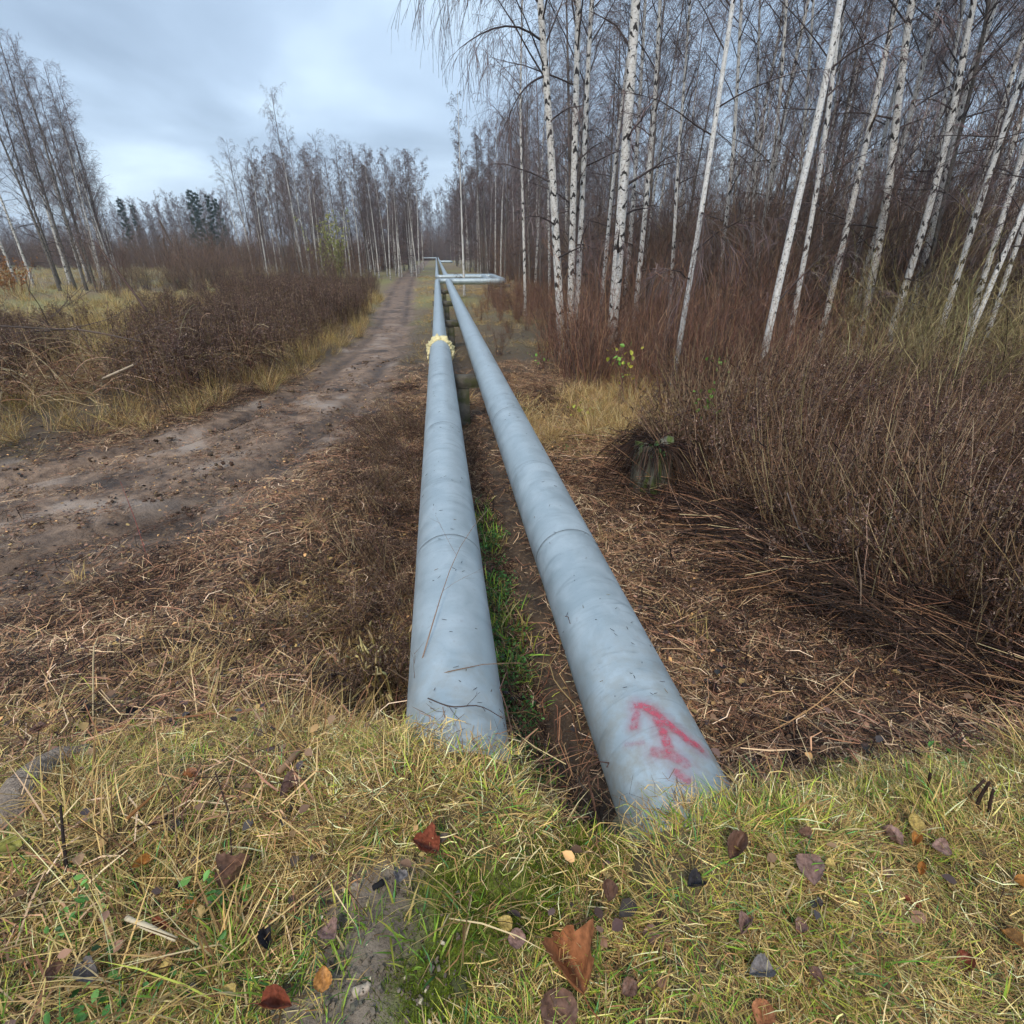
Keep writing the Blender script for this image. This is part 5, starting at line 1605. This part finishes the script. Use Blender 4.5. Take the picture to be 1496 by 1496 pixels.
G = lambda a, b_, l=0.0: ground(a, b_) + np.array([0, 0, l])
stick('pale_stick', [G(196, 1361, 0.05), G(232, 1378, 0.055), G(267, 1392, 0.05)], [0.0055, 0.006, 0.0045], (0.62, 0.52, 0.36), 'short pale peeled stick lying in the grass, lower left')
stick('broken_stick', [G(411, 1143, 0.04), G(445, 1115, 0.06), G(479, 1082, 0.05)], [0.009, 0.010, 0.008], (0.33, 0.21, 0.13), 'brown broken stick pointing at the pipe by the track')
stick('charred_stick', [G(546, 1306, 0.02), G(562, 1296, 0.02)], [0.007, 0.007], (0.02, 0.02, 0.022), 'tiny black charred stub on the bare mud', rough=0.15, K=5)
stick('log', [G(12, 1212, 0.01), G(42, 1158, 0.03), G(72, 1128, 0.035), G(132, 1106, 0.02)], [0.040, 0.046, 0.043, 0.03], (0.3, 0.25, 0.2), 'weathered grey curved log half buried in grass at the left edge', 'log', M_WOOD, 14, 18)
stick('dark_stalk', [G(100, 1290, 0.0), G(104, 1250, 0.05), G(110, 1215, 0.10)], [0.004, 0.0035, 0.003], (0.03, 0.022, 0.02), 'upright black stalk stub near the grey log', 'stalk')
stick('long_stem', [G(150, 1085, 0.06), G(280, 1070, 0.08), G(410, 1060, 0.09)], [0.0035, 0.0035, 0.0025], (0.26, 0.12, 0.06), 'long thin russet stem lying across the left bank', 'stem')
stick('long_stem', [G(195, 1215, 0.05), G(250, 1175, 0.07)], [0.004, 0.003], (0.28, 0.13, 0.05), 'short russet stem slanting through the grass below the log', 'stem')
stick('bent_straw', [G(140, 1065, 0.03), G(150, 1025, 0.12), G(160, 975, 0.24), G(218, 990, 0.22)], [0.003, 0.003, 0.0025, 0.002], (0.55, 0.42, 0.24), 'tall bent pale straw above the dark litter on the left bank', 'straw')
stick('bent_straw', [G(1035, 1118, 0.05), G(1170, 1070, 0.12), G(1240, 1015, 0.2)], [0.003, 0.0028, 0.002], (0.45, 0.27, 0.13), 'long bent straw beside the mouth of the arrow-marked pipe', 'straw')
for i, (a, b_, h) in enumerate(((1192, 1160, 0.10), (1200, 1158, 0.12), (1230, 1150, 0.06), (1360, 1165, 0.09), (1425, 1190, 0.11), (1408, 1180, 0.09), (1448, 1195, 0.10), (1240, 1155, 0.08))):
    g = G(a, b_, -0.01)
    stick('cut_stub', [g, g + np.array([0.012 * (i % 3 - 1), 0.01, h * 0.5]), g + np.array([0.03 * (i % 3 - 0.6), 0.015, h])], [0.0042, 0.004, 0.0035], (0.045, 0.028, 0.022),
          ('dark cut weed stub at the grass edge, left pair, shorter', 'dark cut weed stub at the grass edge, left pair, taller', 'small dark stub right of the paired stubs', 'dark stub left of the right-hand stub row', 'tallest dark stub of the right-hand row', 'dark stub before the tallest of the right-hand row', 'dark stub ending the right-hand row', 'lone short stub in the middle of the grass edge')[i], 'stub')

# cut stalk clump beside the nearer pipe, pale broken tips
mb = MB()
n = 46
cx = np.array([G(560, 1030)[0], G(560, 1030)[1]])
sx_ = RNG.normal(0, 0.10, n) - 0.02; sy_ = RNG.normal(0, 0.16, n)
sx_ = np.minimum(cx[0] + sx_, PXL - PR - 0.03); sy_ = cx[1] + sy_
S = np.stack([sx_, sy_, height(sx_, sy_) - 0.02], 1)
D = unit(np.stack([RNG.normal(0, 0.22, n), RNG.normal(0, 0.22, n), np.ones(n)], 1))
L = RNG.uniform(0.12, 0.42, n)
P = S[:, None] + D[:, None] * (L[:, None] * np.linspace(0, 1, 4))[..., None]
mb.tubes(P, np.full((n, 4), 0.0042) * np.array([[1, 1, 0.9, 0.9]]), 5, pick_cols(n, [(0.25, 0.17, 0.07), (0.32, 0.25, 0.09), (0.16, 0.10, 0.055)], [1, 1, 1]))
tip = P[:, -1]
Q = tip[:, None] + (D + RNG.normal(0, 0.35, (n, 3)))[:, None] * np.array([0, 0.018, 0.04])[None, :, None]
mb.tubes(Q, np.array([[0.0045, 0.0065, 0.001]]).repeat(n, 0), 5, pick_cols(n, [(0.66, 0.53, 0.24), (0.60, 0.50, 0.28), (0.45, 0.33, 0.13)], [1, 1, 0.6]))
o = obj('cut_stalk_clump', mb.mesh('cut_stalk_clump', M_STEM)); tag(o, 'clump of cut weed stalks with pale splintered tips beside the near pipe', 'stalks', kind='stuff')

# dead twigs lying across the nearer pipe
stick('dead_twig', [G(585, 1075, 0.15), atz(612, 985, 0.40), atz(640, 880, 0.43), atz(662, 815, 0.45), atz(692, 755, 0.50), atz(715, 742, 0.52)], [0.0035, 0.003, 0.0026, 0.0022, 0.0016, 0.001], (0.22, 0.15, 0.11), 'thin forked dead twig arching over the near pipe', 'twig', None, 6, 14, 3)
stick('dead_twig', [G(575, 1030, 0.25), atz(612, 1005, 0.42), atz(655, 972, 0.425), atz(700, 960, 0.42), atz(760, 968, 0.36)], [0.0028, 0.0026, 0.0022, 0.0018, 0.0012], (0.25, 0.16, 0.10), 'thin twig lying crosswise on the near pipe above the grass', 'twig', None, 6, 12, 4)
stick('dead_twig', [atz(625, 1020, 0.405), atz(660, 1035, 0.412), atz(700, 1028, 0.405), atz(735, 1050, 0.36)], [0.002, 0.002, 0.0016, 0.0012], (0.10, 0.07, 0.06), 'small dark twig stuck to the near pipe low down', 'twig', None, 5, 12, 4)
stick('dead_twig', [G(890, 1150, 0.12), atz(925, 1118, 0.385), atz(960, 1108, 0.405), atz(1000, 1100, 0.39), atz(1032, 1112, 0.31), G(1060, 1125, 0.05)], [0.0026, 0.0026, 0.0022, 0.002, 0.0016, 0.0012], (0.16, 0.09, 0.07), 'dark twig lying across the arrow-marked pipe below the arrow', 'twig', None, 6, 14, 3)

# bits stuck on the pipes
mb = MB()
for cx_, n in ((PXL, 75), (PXR, 75)):
    yy = 1.15 + 7 * RNG.random(n) ** 1.8
    an = RNG.normal(0, 0.55, n)
    rr = PR + 0.0055
    C0 = np.stack([cx_ + rr * np.sin(an), yy, PZ + rr * np.cos(an)], 1)
    tdir = RNG.uniform(0, 6.28, n)
    tv = np.stack([np.cos(an) * np.cos(tdir), np.sin(tdir), -np.sin(an) * np.cos(tdir)], 1)
    ll = RNG.uniform(0.004, 0.022, n)
    Q = C0[:, None] + tv[:, None] * (ll[:, None] * np.array([-0.5, 0, 0.5]))[..., None]
    mb.tubes(Q, np.array([[0.0009, 0.0012, 0.0006]]).repeat(n, 0), 4, pick_cols(n, [(0.10, 0.085, 0.07), (0.06, 0.05, 0.045), (0.22, 0.17, 0.10)], [1, 1, 0.5]))
tag(obj('pipe_debris', mb.mesh('pipe_debris', M_STEM)), 'tiny stalk bits stuck all over the wet pipes', 'plant litter', kind='stuff')

# brambles and roots in the hole between the pipes
mb = MB()
n = 60
S = np.stack([RNG.uniform(0.13, 0.42, n), RNG.uniform(1.0, 1.9, n), RNG.uniform(-0.55, 0.15, n)], 1)
D = unit(rand_unit(n) * np.array([1, 1, 0.6]) + np.array([0, 0.2, 0.1])); L = RNG.uniform(0.12, 0.4, n)
u = np.linspace(0, 1, 6)
P = S[:, None] + D[:, None] * (L[:, None] * u)[..., None]
P[..., 2] += 0.25 * L[:, None] * np.sin(u * 3.1)[None]
P[..., 0] = np.clip(P[..., 0], 0.13, 0.42)
P[:, 1:] += np.cumsum(RNG.normal(0, 0.012, (n, 5, 3)), 1)
mb.tubes(P, np.full(n, 0.0018)[:, None] * np.ones((1, 6)), 4, pick_cols(n, [(0.22, 0.10, 0.06), (0.12, 0.07, 0.05), (0.30, 0.20, 0.10)], [1, 1, 0.5]))
tag(obj('bramble_tangle', mb.mesh('bramble_tangle', M_STEM)), 'tangle of thin brown brambles in the hole between the pipes', 'bramble', kind='stuff')


# the old stump under dead roots
def stump():
    p = ground(948, 718)
    root = empty('tree_stump', p, 0, 1.2)
    tag(root, 'mossy grey tree stump under drooping dead stalks right of the pipes', 'stump')
    mb = MB(); n, k = 36, 14
    th = np.arange(n + 1) / n * 2 * math.pi; z = np.linspace(-0.08, 0.40, k)
    T, Z = np.meshgrid(th, z)
    fl = 0.145 + 0.05 * np.exp(-(Z + 0.08) / 0.08) + 0.018 * np.sin(7 * T + 1) + 0.012 * np.sin(13 * T) + 0.01 * fbm(T * 3, Z * 20, 3)
    zz_ = Z + np.where(Z > 0.38, 0.05 * np.sin(2 * T + 1) + 0.03 * np.sin(5 * T), 0)
    V = np.stack([fl * np.cos(T), fl * np.sin(T), zz_], -1)
    i = np.arange(k - 1)[:, None] * (n + 1) + np.arange(n)[None]
    mb.add(V, quads=np.stack([i, i + 1, i + n + 2, i + n + 1], -1))
    obj('trunk', mb.mesh('trunk', M_STUMP, True), root)
    mb = MB()
    rr = np.linspace(1, 0.0, 5)
    top = V[-1]
    W = np.concatenate([np.stack([top[:, 0] * r, top[:, 1] * r, top[:, 2] - 0.03 * (1 - r) - 0.002], -1) for r in rr])
    i = np.arange(4)[:, None] * (n + 1) + np.arange(n)[None]
    mb.add(W, quads=np.stack([i, i + 1, i + n + 2, i + n + 1], -1))
    obj('cut_top', mb.mesh('cut_top', M_STUMP, True), root)
    mb = MB(); m = 800
    a = RNG.uniform(0, 6.28, m); r = 0.16 * np.sqrt(RNG.random(m))
    S = np.stack([r * np.cos(a) + 0.04, r * np.sin(a) + 0.05, np.full(m, 0.42)], 1)
    D = unit(np.stack([np.cos(a) + 0.3 + RNG.normal(0, 0.4, m), np.sin(a) + RNG.normal(0, 0.4, m), RNG.uniform(-0.2, 0.7, m)], 1))
    L = RNG.uniform(0.12, 0.42, m); u = np.linspace(0, 1, 5)
    P = S[:, None] + D[:, None] * (L[:, None] * u)[..., None]
    P[..., 2] -= 0.8 * L[:, None] * u ** 2
    mb.ribbons(P, np.full((m, 5), 0.005), rand_unit(m), pick_cols(m, DARK, [1, 1, 1, 0.6]))
    o = obj('dead_root_mop', mb.mesh('dead_root_mop', M_STEM), root); o['kind'] = 'stuff'
    mb = MB(); C2 = np.stack([RNG.normal(-0.02, 0.06, 26), RNG.normal(-0.1, 0.05, 26), RNG.uniform(0.36, 0.45, 26)], 1)
    leafs(mb, C2, 0.04, pick_cols(26, [(0.07, 0.14, 0.04), (0.10, 0.18, 0.06)], [1, 1]), 0.4)
    obj('moss_tuft', mb.mesh('moss_tuft', M_GREEN), root)['kind'] = 'stuff'


stump()

# long fallen branches in the left-hand tangle
stick('fallen_branch', [aty(215, 455, 11.5), aty(190, 420, 11.6), aty(165, 388, 11.7), aty(138, 352, 11.9)], [0.026, 0.022, 0.018, 0.008], (0.10, 0.065, 0.055), 'dark branch sticking up out of the weeds left of the track', 'branch', M_TWIG, 8, 14, 9)
stick('fallen_branch', [G(20, 520, 0.5), aty(120, 478, 9.6), aty(210, 500, 9.8)], [0.018, 0.022, 0.012], (0.12, 0.09, 0.075), 'grey branch lying level on the left tangle', 'branch', M_TWIG, 7, 12, 6)
stick('fallen_branch', [aty(-5, 476, 9.5), aty(50, 479, 9.5), aty(95, 482, 9.4)], [0.014, 0.014, 0.011], (0.09, 0.07, 0.06), 'straight dark rod lying at the left edge above the tangle', 'branch', M_TWIG, 7, 8)
stick('fallen_branch', [aty(230, 492, 11), aty(270, 475, 11), aty(295, 488, 10.8)], [0.013, 0.012, 0.008], (0.36, 0.28, 0.2), 'pale bent branch in the weeds beside the track', 'branch', M_TWIG, 7, 8)
stick('fallen_branch', [aty(150, 553, 8.8), aty(180, 540, 8.7), aty(197, 532, 8.6)], [0.016, 0.02, 0.012], (0.42, 0.34, 0.25), 'short pale split branch on the front of the left tangle', 'branch', M_TWIG, 7, 8)
mb = MB(); n = 1300
sx_ = RNG.uniform(-10.5, -3.7, n); sy_ = np.interp(sx_, [-9, -6.3, -3.6], [8.2, 8.7, 10.4]) + np.abs(RNG.normal(0, 1.0, n)) + 0.35
S = np.stack([sx_, sy_, height(sx_, sy_) + RNG.uniform(0.0, 0.4, n)], 1)
D = unit(np.stack([RNG.normal(0.2, 0.8, n), RNG.normal(-0.15, 0.5, n), RNG.normal(0.12, 0.4, n)], 1)); L = RNG.uniform(0.35, 1.3, n)
u = np.linspace(0, 1, 6)
P = S[:, None] + D[:, None] * (L[:, None] * u)[..., None]
P[..., 2] += 0.20 * L[:, None] * np.sin(u * 3.1)[None]
P[:, 1:] += np.cumsum(RNG.normal(0, 0.02, (n, 5, 3)), 1)
P[..., 2] = np.maximum(P[..., 2], height(P[..., 0], P[..., 1]) + 0.02)
mb.tubes(P, RNG.uniform(0.003, 0.007, n)[:, None] * np.linspace(1, 0.5, 6)[None], 4, pick_cols(n, STEMS + [(0.40, 0.32, 0.2)], [1, 1, 0.8, 1, 0.5]))
tag(obj('brush_tangle', mb.mesh('brush_tangle', M_STEM)), 'tangled heap of cut brush left of the track', 'brush', kind='stuff')
# stray branches in the mown litter on the right
stick('bare_branch', [aty(1150, 720, 3.25), aty(1162, 760, 3.2), aty(1185, 810, 3.1), aty(1213, 838, 3.05)], [0.004, 0.005, 0.006, 0.005], (0.17, 0.14, 0.13), 'thin grey branch bowed at the foot of the weed stand', 'branch', M_TWIG, 6, 12, 2)
stick('bare_branch', [aty(1257, 895, 2.55), aty(1258, 850, 2.6), aty(1256, 830, 2.6), aty(1250, 805, 2.6)], [0.005, 0.005, 0.005, 0.003], (0.27, 0.20, 0.15), 'forked upright twig at the front of the weed stand', 'branch', M_TWIG, 6, 10, 4)
stick('red_shoot', [G(215, 815, 0.0), G(205, 780, 0.14), G(190, 745, 0.3)], [0.003, 0.003, 0.002], (0.30, 0.10, 0.08), 'thin reddish shoot standing alone in the muddy track', 'shoot', None, 6, 8)


# sprigs that still hold bright leaves
def sprig(px_, py_, Y, h, pal, label, n=14, size=0.10):
    top = aty(px_, py_, Y)
    gz = float(height(top[0], top[1]))
    root = empty('leafy_sapling', (top[0], top[1], gz - 0.02)); tag(root, label, 'sapling', 'saplings with leaves left')
    mb = MB(); m = 4
    D = unit(np.stack([RNG.normal(0, 0.12, m), RNG.normal(0, 0.12, m), np.ones(m)], 1)); L = (top[2] - gz) * RNG.uniform(0.75, 1.1, m) + h / 2
    P = D[:, None] * (L[:, None] * np.linspace(0, 1, 6))[..., None]
    P[:, 1:] += np.cumsum(RNG.normal(0, 0.015, (m, 5, 3)), 1)
    mb.tubes(P, np.full((m, 6), 0.004) * np.linspace(1, 0.4, 6)[None], 4, np.array([[0.12, 0.07, 0.05]]).repeat(m, 0))
    obj('stem', mb.mesh('stem', M_TWIG), root)
    mb = MB(); c = np.array([0, 0, top[2] - gz])
    n = int(n * 1.8); size *= 0.6
    leafs(mb, c + RNG.normal(0, 1, (n, 3)) * np.array([0.10, 0.10, h * 0.5]), size, pick_cols(n, pal, [1] * len(pal)), 0.35, 0.75)
    obj('leaves', mb.mesh('leaves', M_GREEN), root)


LG = [(0.22, 0.40, 0.07), (0.16, 0.33, 0.05)]; LYW = [(0.48, 0.44, 0.07), (0.36, 0.38, 0.06)]
sprig(1031, 580, 5.6, 0.22, LG, 'bright green leaves on a thin stem above the golden grass', 14, 0.11)
sprig(910, 520, 7.8, 0.28, LYW + LG, 'yellow-green leafy sapling among the red twigs', 20, 0.11)
sprig(850, 597, 7.3, 0.10, LYW, 'low yellow-leaved seedling beside the arrow-marked pipe', 12, 0.10)
sprig(1050, 530, 7.2, 0.2, LG, 'few green leaves behind the dead weed stand', 8, 0.09)
sprig(782, 520, 9.2, 0.12, LG, 'small green sprig right of the pipes before the red shrubs', 6, 0.09)

# bushes with leaves left in the distance
bush = shrub_mesh('leafy_bush', 26, 4.6, 2.0, OLIVE, [1, 1, 1, 1], 0.012, 8, 3, 0.22, M_GREEN, (7, 0.13, [(0.33, 0.33, 0.10), (0.25, 0.26, 0.08), (0.40, 0.38, 0.13)], [1, 1, 0.6]))
p = aty(485, 360, 40)
tag(obj('leafy_bush', bush, None, (p[0], p[1], float(height(p[0], p[1]))), (0, 0, 1), 0.98), 'yellow-green leafy bush in front of the birch stand', 'bush')
bush2 = shrub_mesh('russet_bush', 40, 2.2, 2.4, [(0.24, 0.12, 0.055)], [1], 0.012, 7, 3, 0.3, M_STEM, (5, 0.09, [(0.34, 0.16, 0.06), (0.27, 0.14, 0.055)], [1, 1]))
p = aty(2, 385, 36)
tag(obj('russet_bush', bush2, None, (p[0], p[1], float(height(p[0], p[1]))), (0, 0, 0), 1.0), 'orange-brown bush at the left photo edge before the tall trees', 'bush')


# ------------------------------------------------------------------ fallen leaves that can be told apart
def leaf_mesh(name, L, asp, curl, lobes=0, stalk=True):
    mb = MB(); nu, nv = 17, 11
    u = np.linspace(0, 1, nu); v = np.linspace(-1, 1, nv)
    U, Vv = np.meshgrid(u, v, indexing='ij')
    prof = np.sin(np.pi * np.clip(U, 0.0, 1) ** 0.8) ** 0.75 * (1 + 0.07 * np.sin(47 * U + 2 * np.sign(Vv)))
    if lobes:
        prof = prof * (0.62 + 0.38 * np.abs(np.cos(lobes * np.pi * U)))
    half = asp * 0.5 * prof
    X = Vv * half; Yy = U
    Z = curl * (Vv ** 2) * half * 2.2 + curl * 0.5 * (U - 0.4) ** 2 + 0.05 * np.sin(9 * U + 5 * Vv) * prof + 0.025 * np.sin(23 * U - 11 * Vv) * prof - 0.03 * np.exp(-(Vv / 0.2) ** 2)
    P = np.stack([X, Yy - 0.4, Z], -1) * L
    vein = 1 - 0.28 * np.exp(-(Vv / 0.16) ** 2) + 0.16 * np.sin(U * 40 - np.abs(Vv) * 9) * np.abs(Vv)
    i = np.arange(nu - 1)[:, None] * nv + np.arange(nv - 1)[None]
    mb.add(P, quads=np.stack([i, i + 1, i + nv + 1, i + nv], -1), col=np.repeat(vein[..., None], 3, 2).reshape(-1, 3))
    if stalk:
        s_ = np.linspace(0, 1, 4)
        Q = np.stack([0.08 * s_ ** 2, -0.4 - 0.4 * s_, 0.05 * s_], 1) * L
        mb.tubes(Q[None], np.full((1, 4), 0.014 * L), 4, (0.8, 0.8, 0.8))
    return mb


def leaf_material(name, c):
    m, t, b = new_mat(name)
    a = N(t, 'ShaderNodeAttribute', attribute_name='Col')
    tcn = N(t, 'ShaderNodeTexCoord'); oi = N(t, 'ShaderNodeObjectInfo')
    nz = N(t, 'ShaderNodeTexNoise', i_Scale=5.5, i_Detail=7.0, i_Roughness=0.65, noise_dimensions='4D')
    t.links.new(tcn.outputs['Object'], nz.inputs['Vector']); t.links.new(math_n(t, 'MULTIPLY', oi.outputs['Random'], 30), nz.inputs['W'])
    cc = mixc(t, ramp(t, [(0.38, 0.0), (0.66, 1.0)], nz.outputs[0]), c, tuple(np.array(c) * 0.35))
    t.links.new(mixc(t, 1.0, cc, a.outputs['Color'], 'MULTIPLY'), b.inputs['Base Color'])
    b.inputs['Roughness'].default_value = 0.5
    b.inputs['Specular IOR Level'].default_value = 0.25
    return m


LC = {'rust': (0.42, 0.17, 0.075), 'brown': (0.21, 0.115, 0.08), 'pinkish': (0.33, 0.20, 0.165), 'dark': (0.045, 0.04, 0.045), 'grey': (0.25, 0.225, 0.22),
      'orange': (0.55, 0.25, 0.07), 'yellow': (0.58, 0.42, 0.13), 'red': (0.28, 0.08, 0.045), 'olive': (0.45, 0.43, 0.12)}
LM = {k: leaf_material('leaf_' + k, v) for k, v in LC.items()}
LV = [[leaf_mesh('fallen_leaf', 1.0, 0.72, 0.6), leaf_mesh('fallen_leaf', 1.0, 0.85, 0.32), leaf_mesh('fallen_leaf', 1.0, 0.55, 0.95), leaf_mesh('fallen_leaf', 1.0, 0.95, 0.8, 2)][i] for i in range(4)]
LMESH = {(i, k): LV[i].mesh('fallen_leaf', LM[k], True) for i in range(4) for k in LC}
LEAVES = [(839, 1421, 78, 'rust', 3, 'largest rust-orange curled leaf on the moss near the bottom edge'), (815, 1477, 58, 'brown', 1, 'broad brown leaf at the bottom edge below the rust-orange leaf'),
 (1074, 1243, 42, 'brown', 2, 'curled brown leaf in the grass below the mouth of the arrow-marked pipe'), (1082, 1240, 20, 'yellow', 1, 'small yellow leaf lying on the curled brown leaf'),
 (1017, 1293, 30, 'dark', 0, 'blackened oval leaf in the grass, centre right'), (949, 1365, 24, 'pinkish', 1, 'pinkish leaf beside a dark scrap in the bare grass'),
 (889, 1306, 28, 'brown', 0, 'brown leaf on the moss right of the bare mud'), (1115, 1422, 36, 'grey', 0, 'silver-grey upturned leaf in the lower grass'),
 (922, 1443, 24, 'brown', 1, 'round brown leaf right of the rust-orange leaf'), (739, 1352, 22, 'yellow', 1, 'small pale yellow leaf on the moss'), (1091, 1355, 30, 'pinkish', 2, 'striped pinkish-brown leaf above the silver-grey leaf'),
 (1113, 1485, 34, 'rust', 1, 'rusty leaf at the bottom edge under the silver-grey leaf'), (752, 1372, 26, 'pinkish', 1, 'dull pink leaf beside the pale yellow leaf on moss'), (583, 1280, 24, 'grey', 1, 'grey leaf at the top of the bare mud patch'),
 (626, 1240, 38, 'red', 3, 'crumpled red-brown leaf in front of the near pipe'), (1182, 1267, 40, 'pinkish', 1, 'large greyish-pink leaf lying flat in the right-hand grass'), (1298, 1222, 28, 'pinkish', 0, 'pinkish leaf right of the large greyish-pink leaf'),
 (1176, 1222, 22, 'brown', 0, 'brown leaf just above the large greyish-pink leaf'), (1335, 1204, 22, 'yellow', 1, 'yellow leaf at the edge of the grass on the right'), (1338, 1229, 22, 'orange', 2, 'orange leaf under the yellow leaf at the grass edge'),
 (1376, 1239, 24, 'pinkish', 1, 'pale pinkish leaf right of the orange and yellow leaves'), (1477, 1371, 30, 'orange', 1, 'pale orange leaf at the right photo edge'), (1330, 1320, 22, 'red', 1, 'dark red leaf in the right-hand grass'),
 (1214, 1265, 16, 'yellow', 1, 'tiny yellow leaf touching the large greyish-pink leaf'), (1345, 1272, 18, 'orange', 2, 'narrow orange leaf above the dark red leaf'), (1408, 1404, 28, 'red', 0, 'red-brown leaf near the lower right corner'),
 (1196, 1431, 24, 'pinkish', 2, 'pale brown rolled leaf right of the silver-grey leaf'), (1166, 1356, 22, 'pinkish', 0, 'small pinkish leaf right of the striped leaf'), (1401, 1099, 28, 'rust', 3, 'rusty leaf on the mown litter far right'),
 (1154, 1060, 20, 'dark', 0, 'black oval leaf on the mown litter right of the arrow'), (1295, 1048, 15, 'grey', 3, 'small whitish leaf on the mown litter'), (1491, 1293, 22, 'orange', 2, 'orange leaf cut by the right photo edge'),
 (345, 1285, 46, 'brown', 3, 'crumpled purple-brown leaf in the left grass'), (138, 1425, 44, 'grey', 2, 'grey rolled leaf in the lower left grass'), (235, 1355, 30, 'red', 0, 'red leaf above the pale peeled stick'),
 (210, 1263, 24, 'orange', 2, 'orange-brown leaf under the grass left of the purple-brown leaf'), (279, 1323, 18, 'orange', 0, 'small bright orange leaf right of the red leaf'), (471, 1435, 28, 'orange', 1, 'pale orange leaf on the edge of the bare mud'),
 (401, 1470, 46, 'red', 2, 'dark red curled leaf at the bottom edge left of the mud'), (245, 1413, 20, 'yellow', 1, 'tan leaf below the pale peeled stick'), (429, 1149, 36, 'pinkish', 2, 'pinkish-brown leaf at the foot of the broken stick'),
 (14, 1241, 32, 'olive', 0, 'yellow-green leaf at the left photo edge'), (483, 1361, 32, 'pinkish', 1, 'pinkish leaf on the left rim of the bare mud'), (120, 1040, 30, 'dark', 2, 'slate-dark leaf on the left bank above the log'),
 (80, 1425, 24, 'brown', 0, 'brown leaf left of the grey rolled leaf'), (196, 1048, 28, 'dark', 0, 'dark leaf on the left bank beside the bent straw'), (393, 1377, 32, 'dark', 2, 'dark grey leaf among grass left of the mud'), (333, 1455, 22, 'yellow', 0, 'tan leaf near the bottom edge left of the dark red leaf'),
 (60, 1065, 22, 'pinkish', 1, 'pinkish leaf on the left bank above the log end'), (175, 1310, 18, 'olive', 0, 'narrow olive leaf left of the orange-brown leaf'), (275, 1135, 20, 'rust', 0, 'rusty leaf on the dark litter of the left bank'), (505, 1195, 18, 'brown', 1, 'brown leaf before the dry grass of the near pipe')]
for (a, b_, s_, c, k, lab) in LEAVES:
    g = ground(a, b_, 0.032)
    zc = (g - CAM) @ _fw
    L = s_ * zc / FPX * 1.1
    o = obj('fallen_leaf', LMESH[(k, c)], None, g + np.array([0, 0, 0.002]), tuple(np.clip(RNG.normal(0, 0.10 if s_ > 33 else 0.28, 2), -0.4, 0.4)) + (RNG.uniform(0, 6.28),), L)
    tag(o, lab, 'leaf', 'fallen leaves on the bank')
# pale stone chips on the bare mud
for (a, b_, s_, lab) in ((525, 1448, 20, 'pale stone chip in the bare mud, biggest of three'), (537, 1443, 12, 'pale stone chip touching the biggest chip'), (563, 1436, 10, 'small pale chip right of the other chips'), (672, 1442, 26, 'buff stone half sunk in moss'), (520, 1295, 14, 'pinkish brick chip at the top of the mud'), (507, 1312, 16, 'whitish stone chip at the left rim of the mud')):
    g = ground(a, b_); zc = (g - CAM) @ _fw; L = s_ * zc / FPX
    mb = MB(); mb.box((0, 0, 0), (L, L * 0.7, L * 0.45), RNG.uniform(0, 3), jit=L * 0.06, bev=L * 0.12)
    tag(obj('stone_chip', mb.mesh('stone_chip', noisy_mat('stone', (0.5, 0.42, 0.33), (0.38, 0.30, 0.24), 60) if lab[0] == 'p' else M_CONC), None, g + np.array([0, 0, 0.002])), lab, 'stone', 'stone chips on the mud')


# ------------------------------------------------------------------ damp air
mb = MB()
V = np.array([(x, y, z) for z in (-3.0, 34.0) for y in (-60, 420) for x in (-420, 420)], float)
mb.add(V, quads=[(0, 2, 3, 1), (4, 5, 7, 6), (0, 1, 5, 4), (2, 6, 7, 3), (0, 4, 6, 2), (1, 3, 7, 5)])
m = bpy.data.materials.new('damp_air'); m.use_nodes = True
t = m.node_tree; t.nodes.clear()
pv = N(t, 'ShaderNodeVolumePrincipled', i_Density=0.0007, i_Anisotropy=0.2)
pv.inputs['Color'].default_value = (0.80, 0.88, 1.0, 1)
mo = N(t, 'ShaderNodeOutputMaterial'); t.links.new(pv.outputs[0], mo.inputs['Volume'])
tag(obj('haze', mb.mesh('haze', m)), 'thin bluish damp air over the whole place', 'haze', kind='stuff')
SC.cycles.volume_bounces = 0
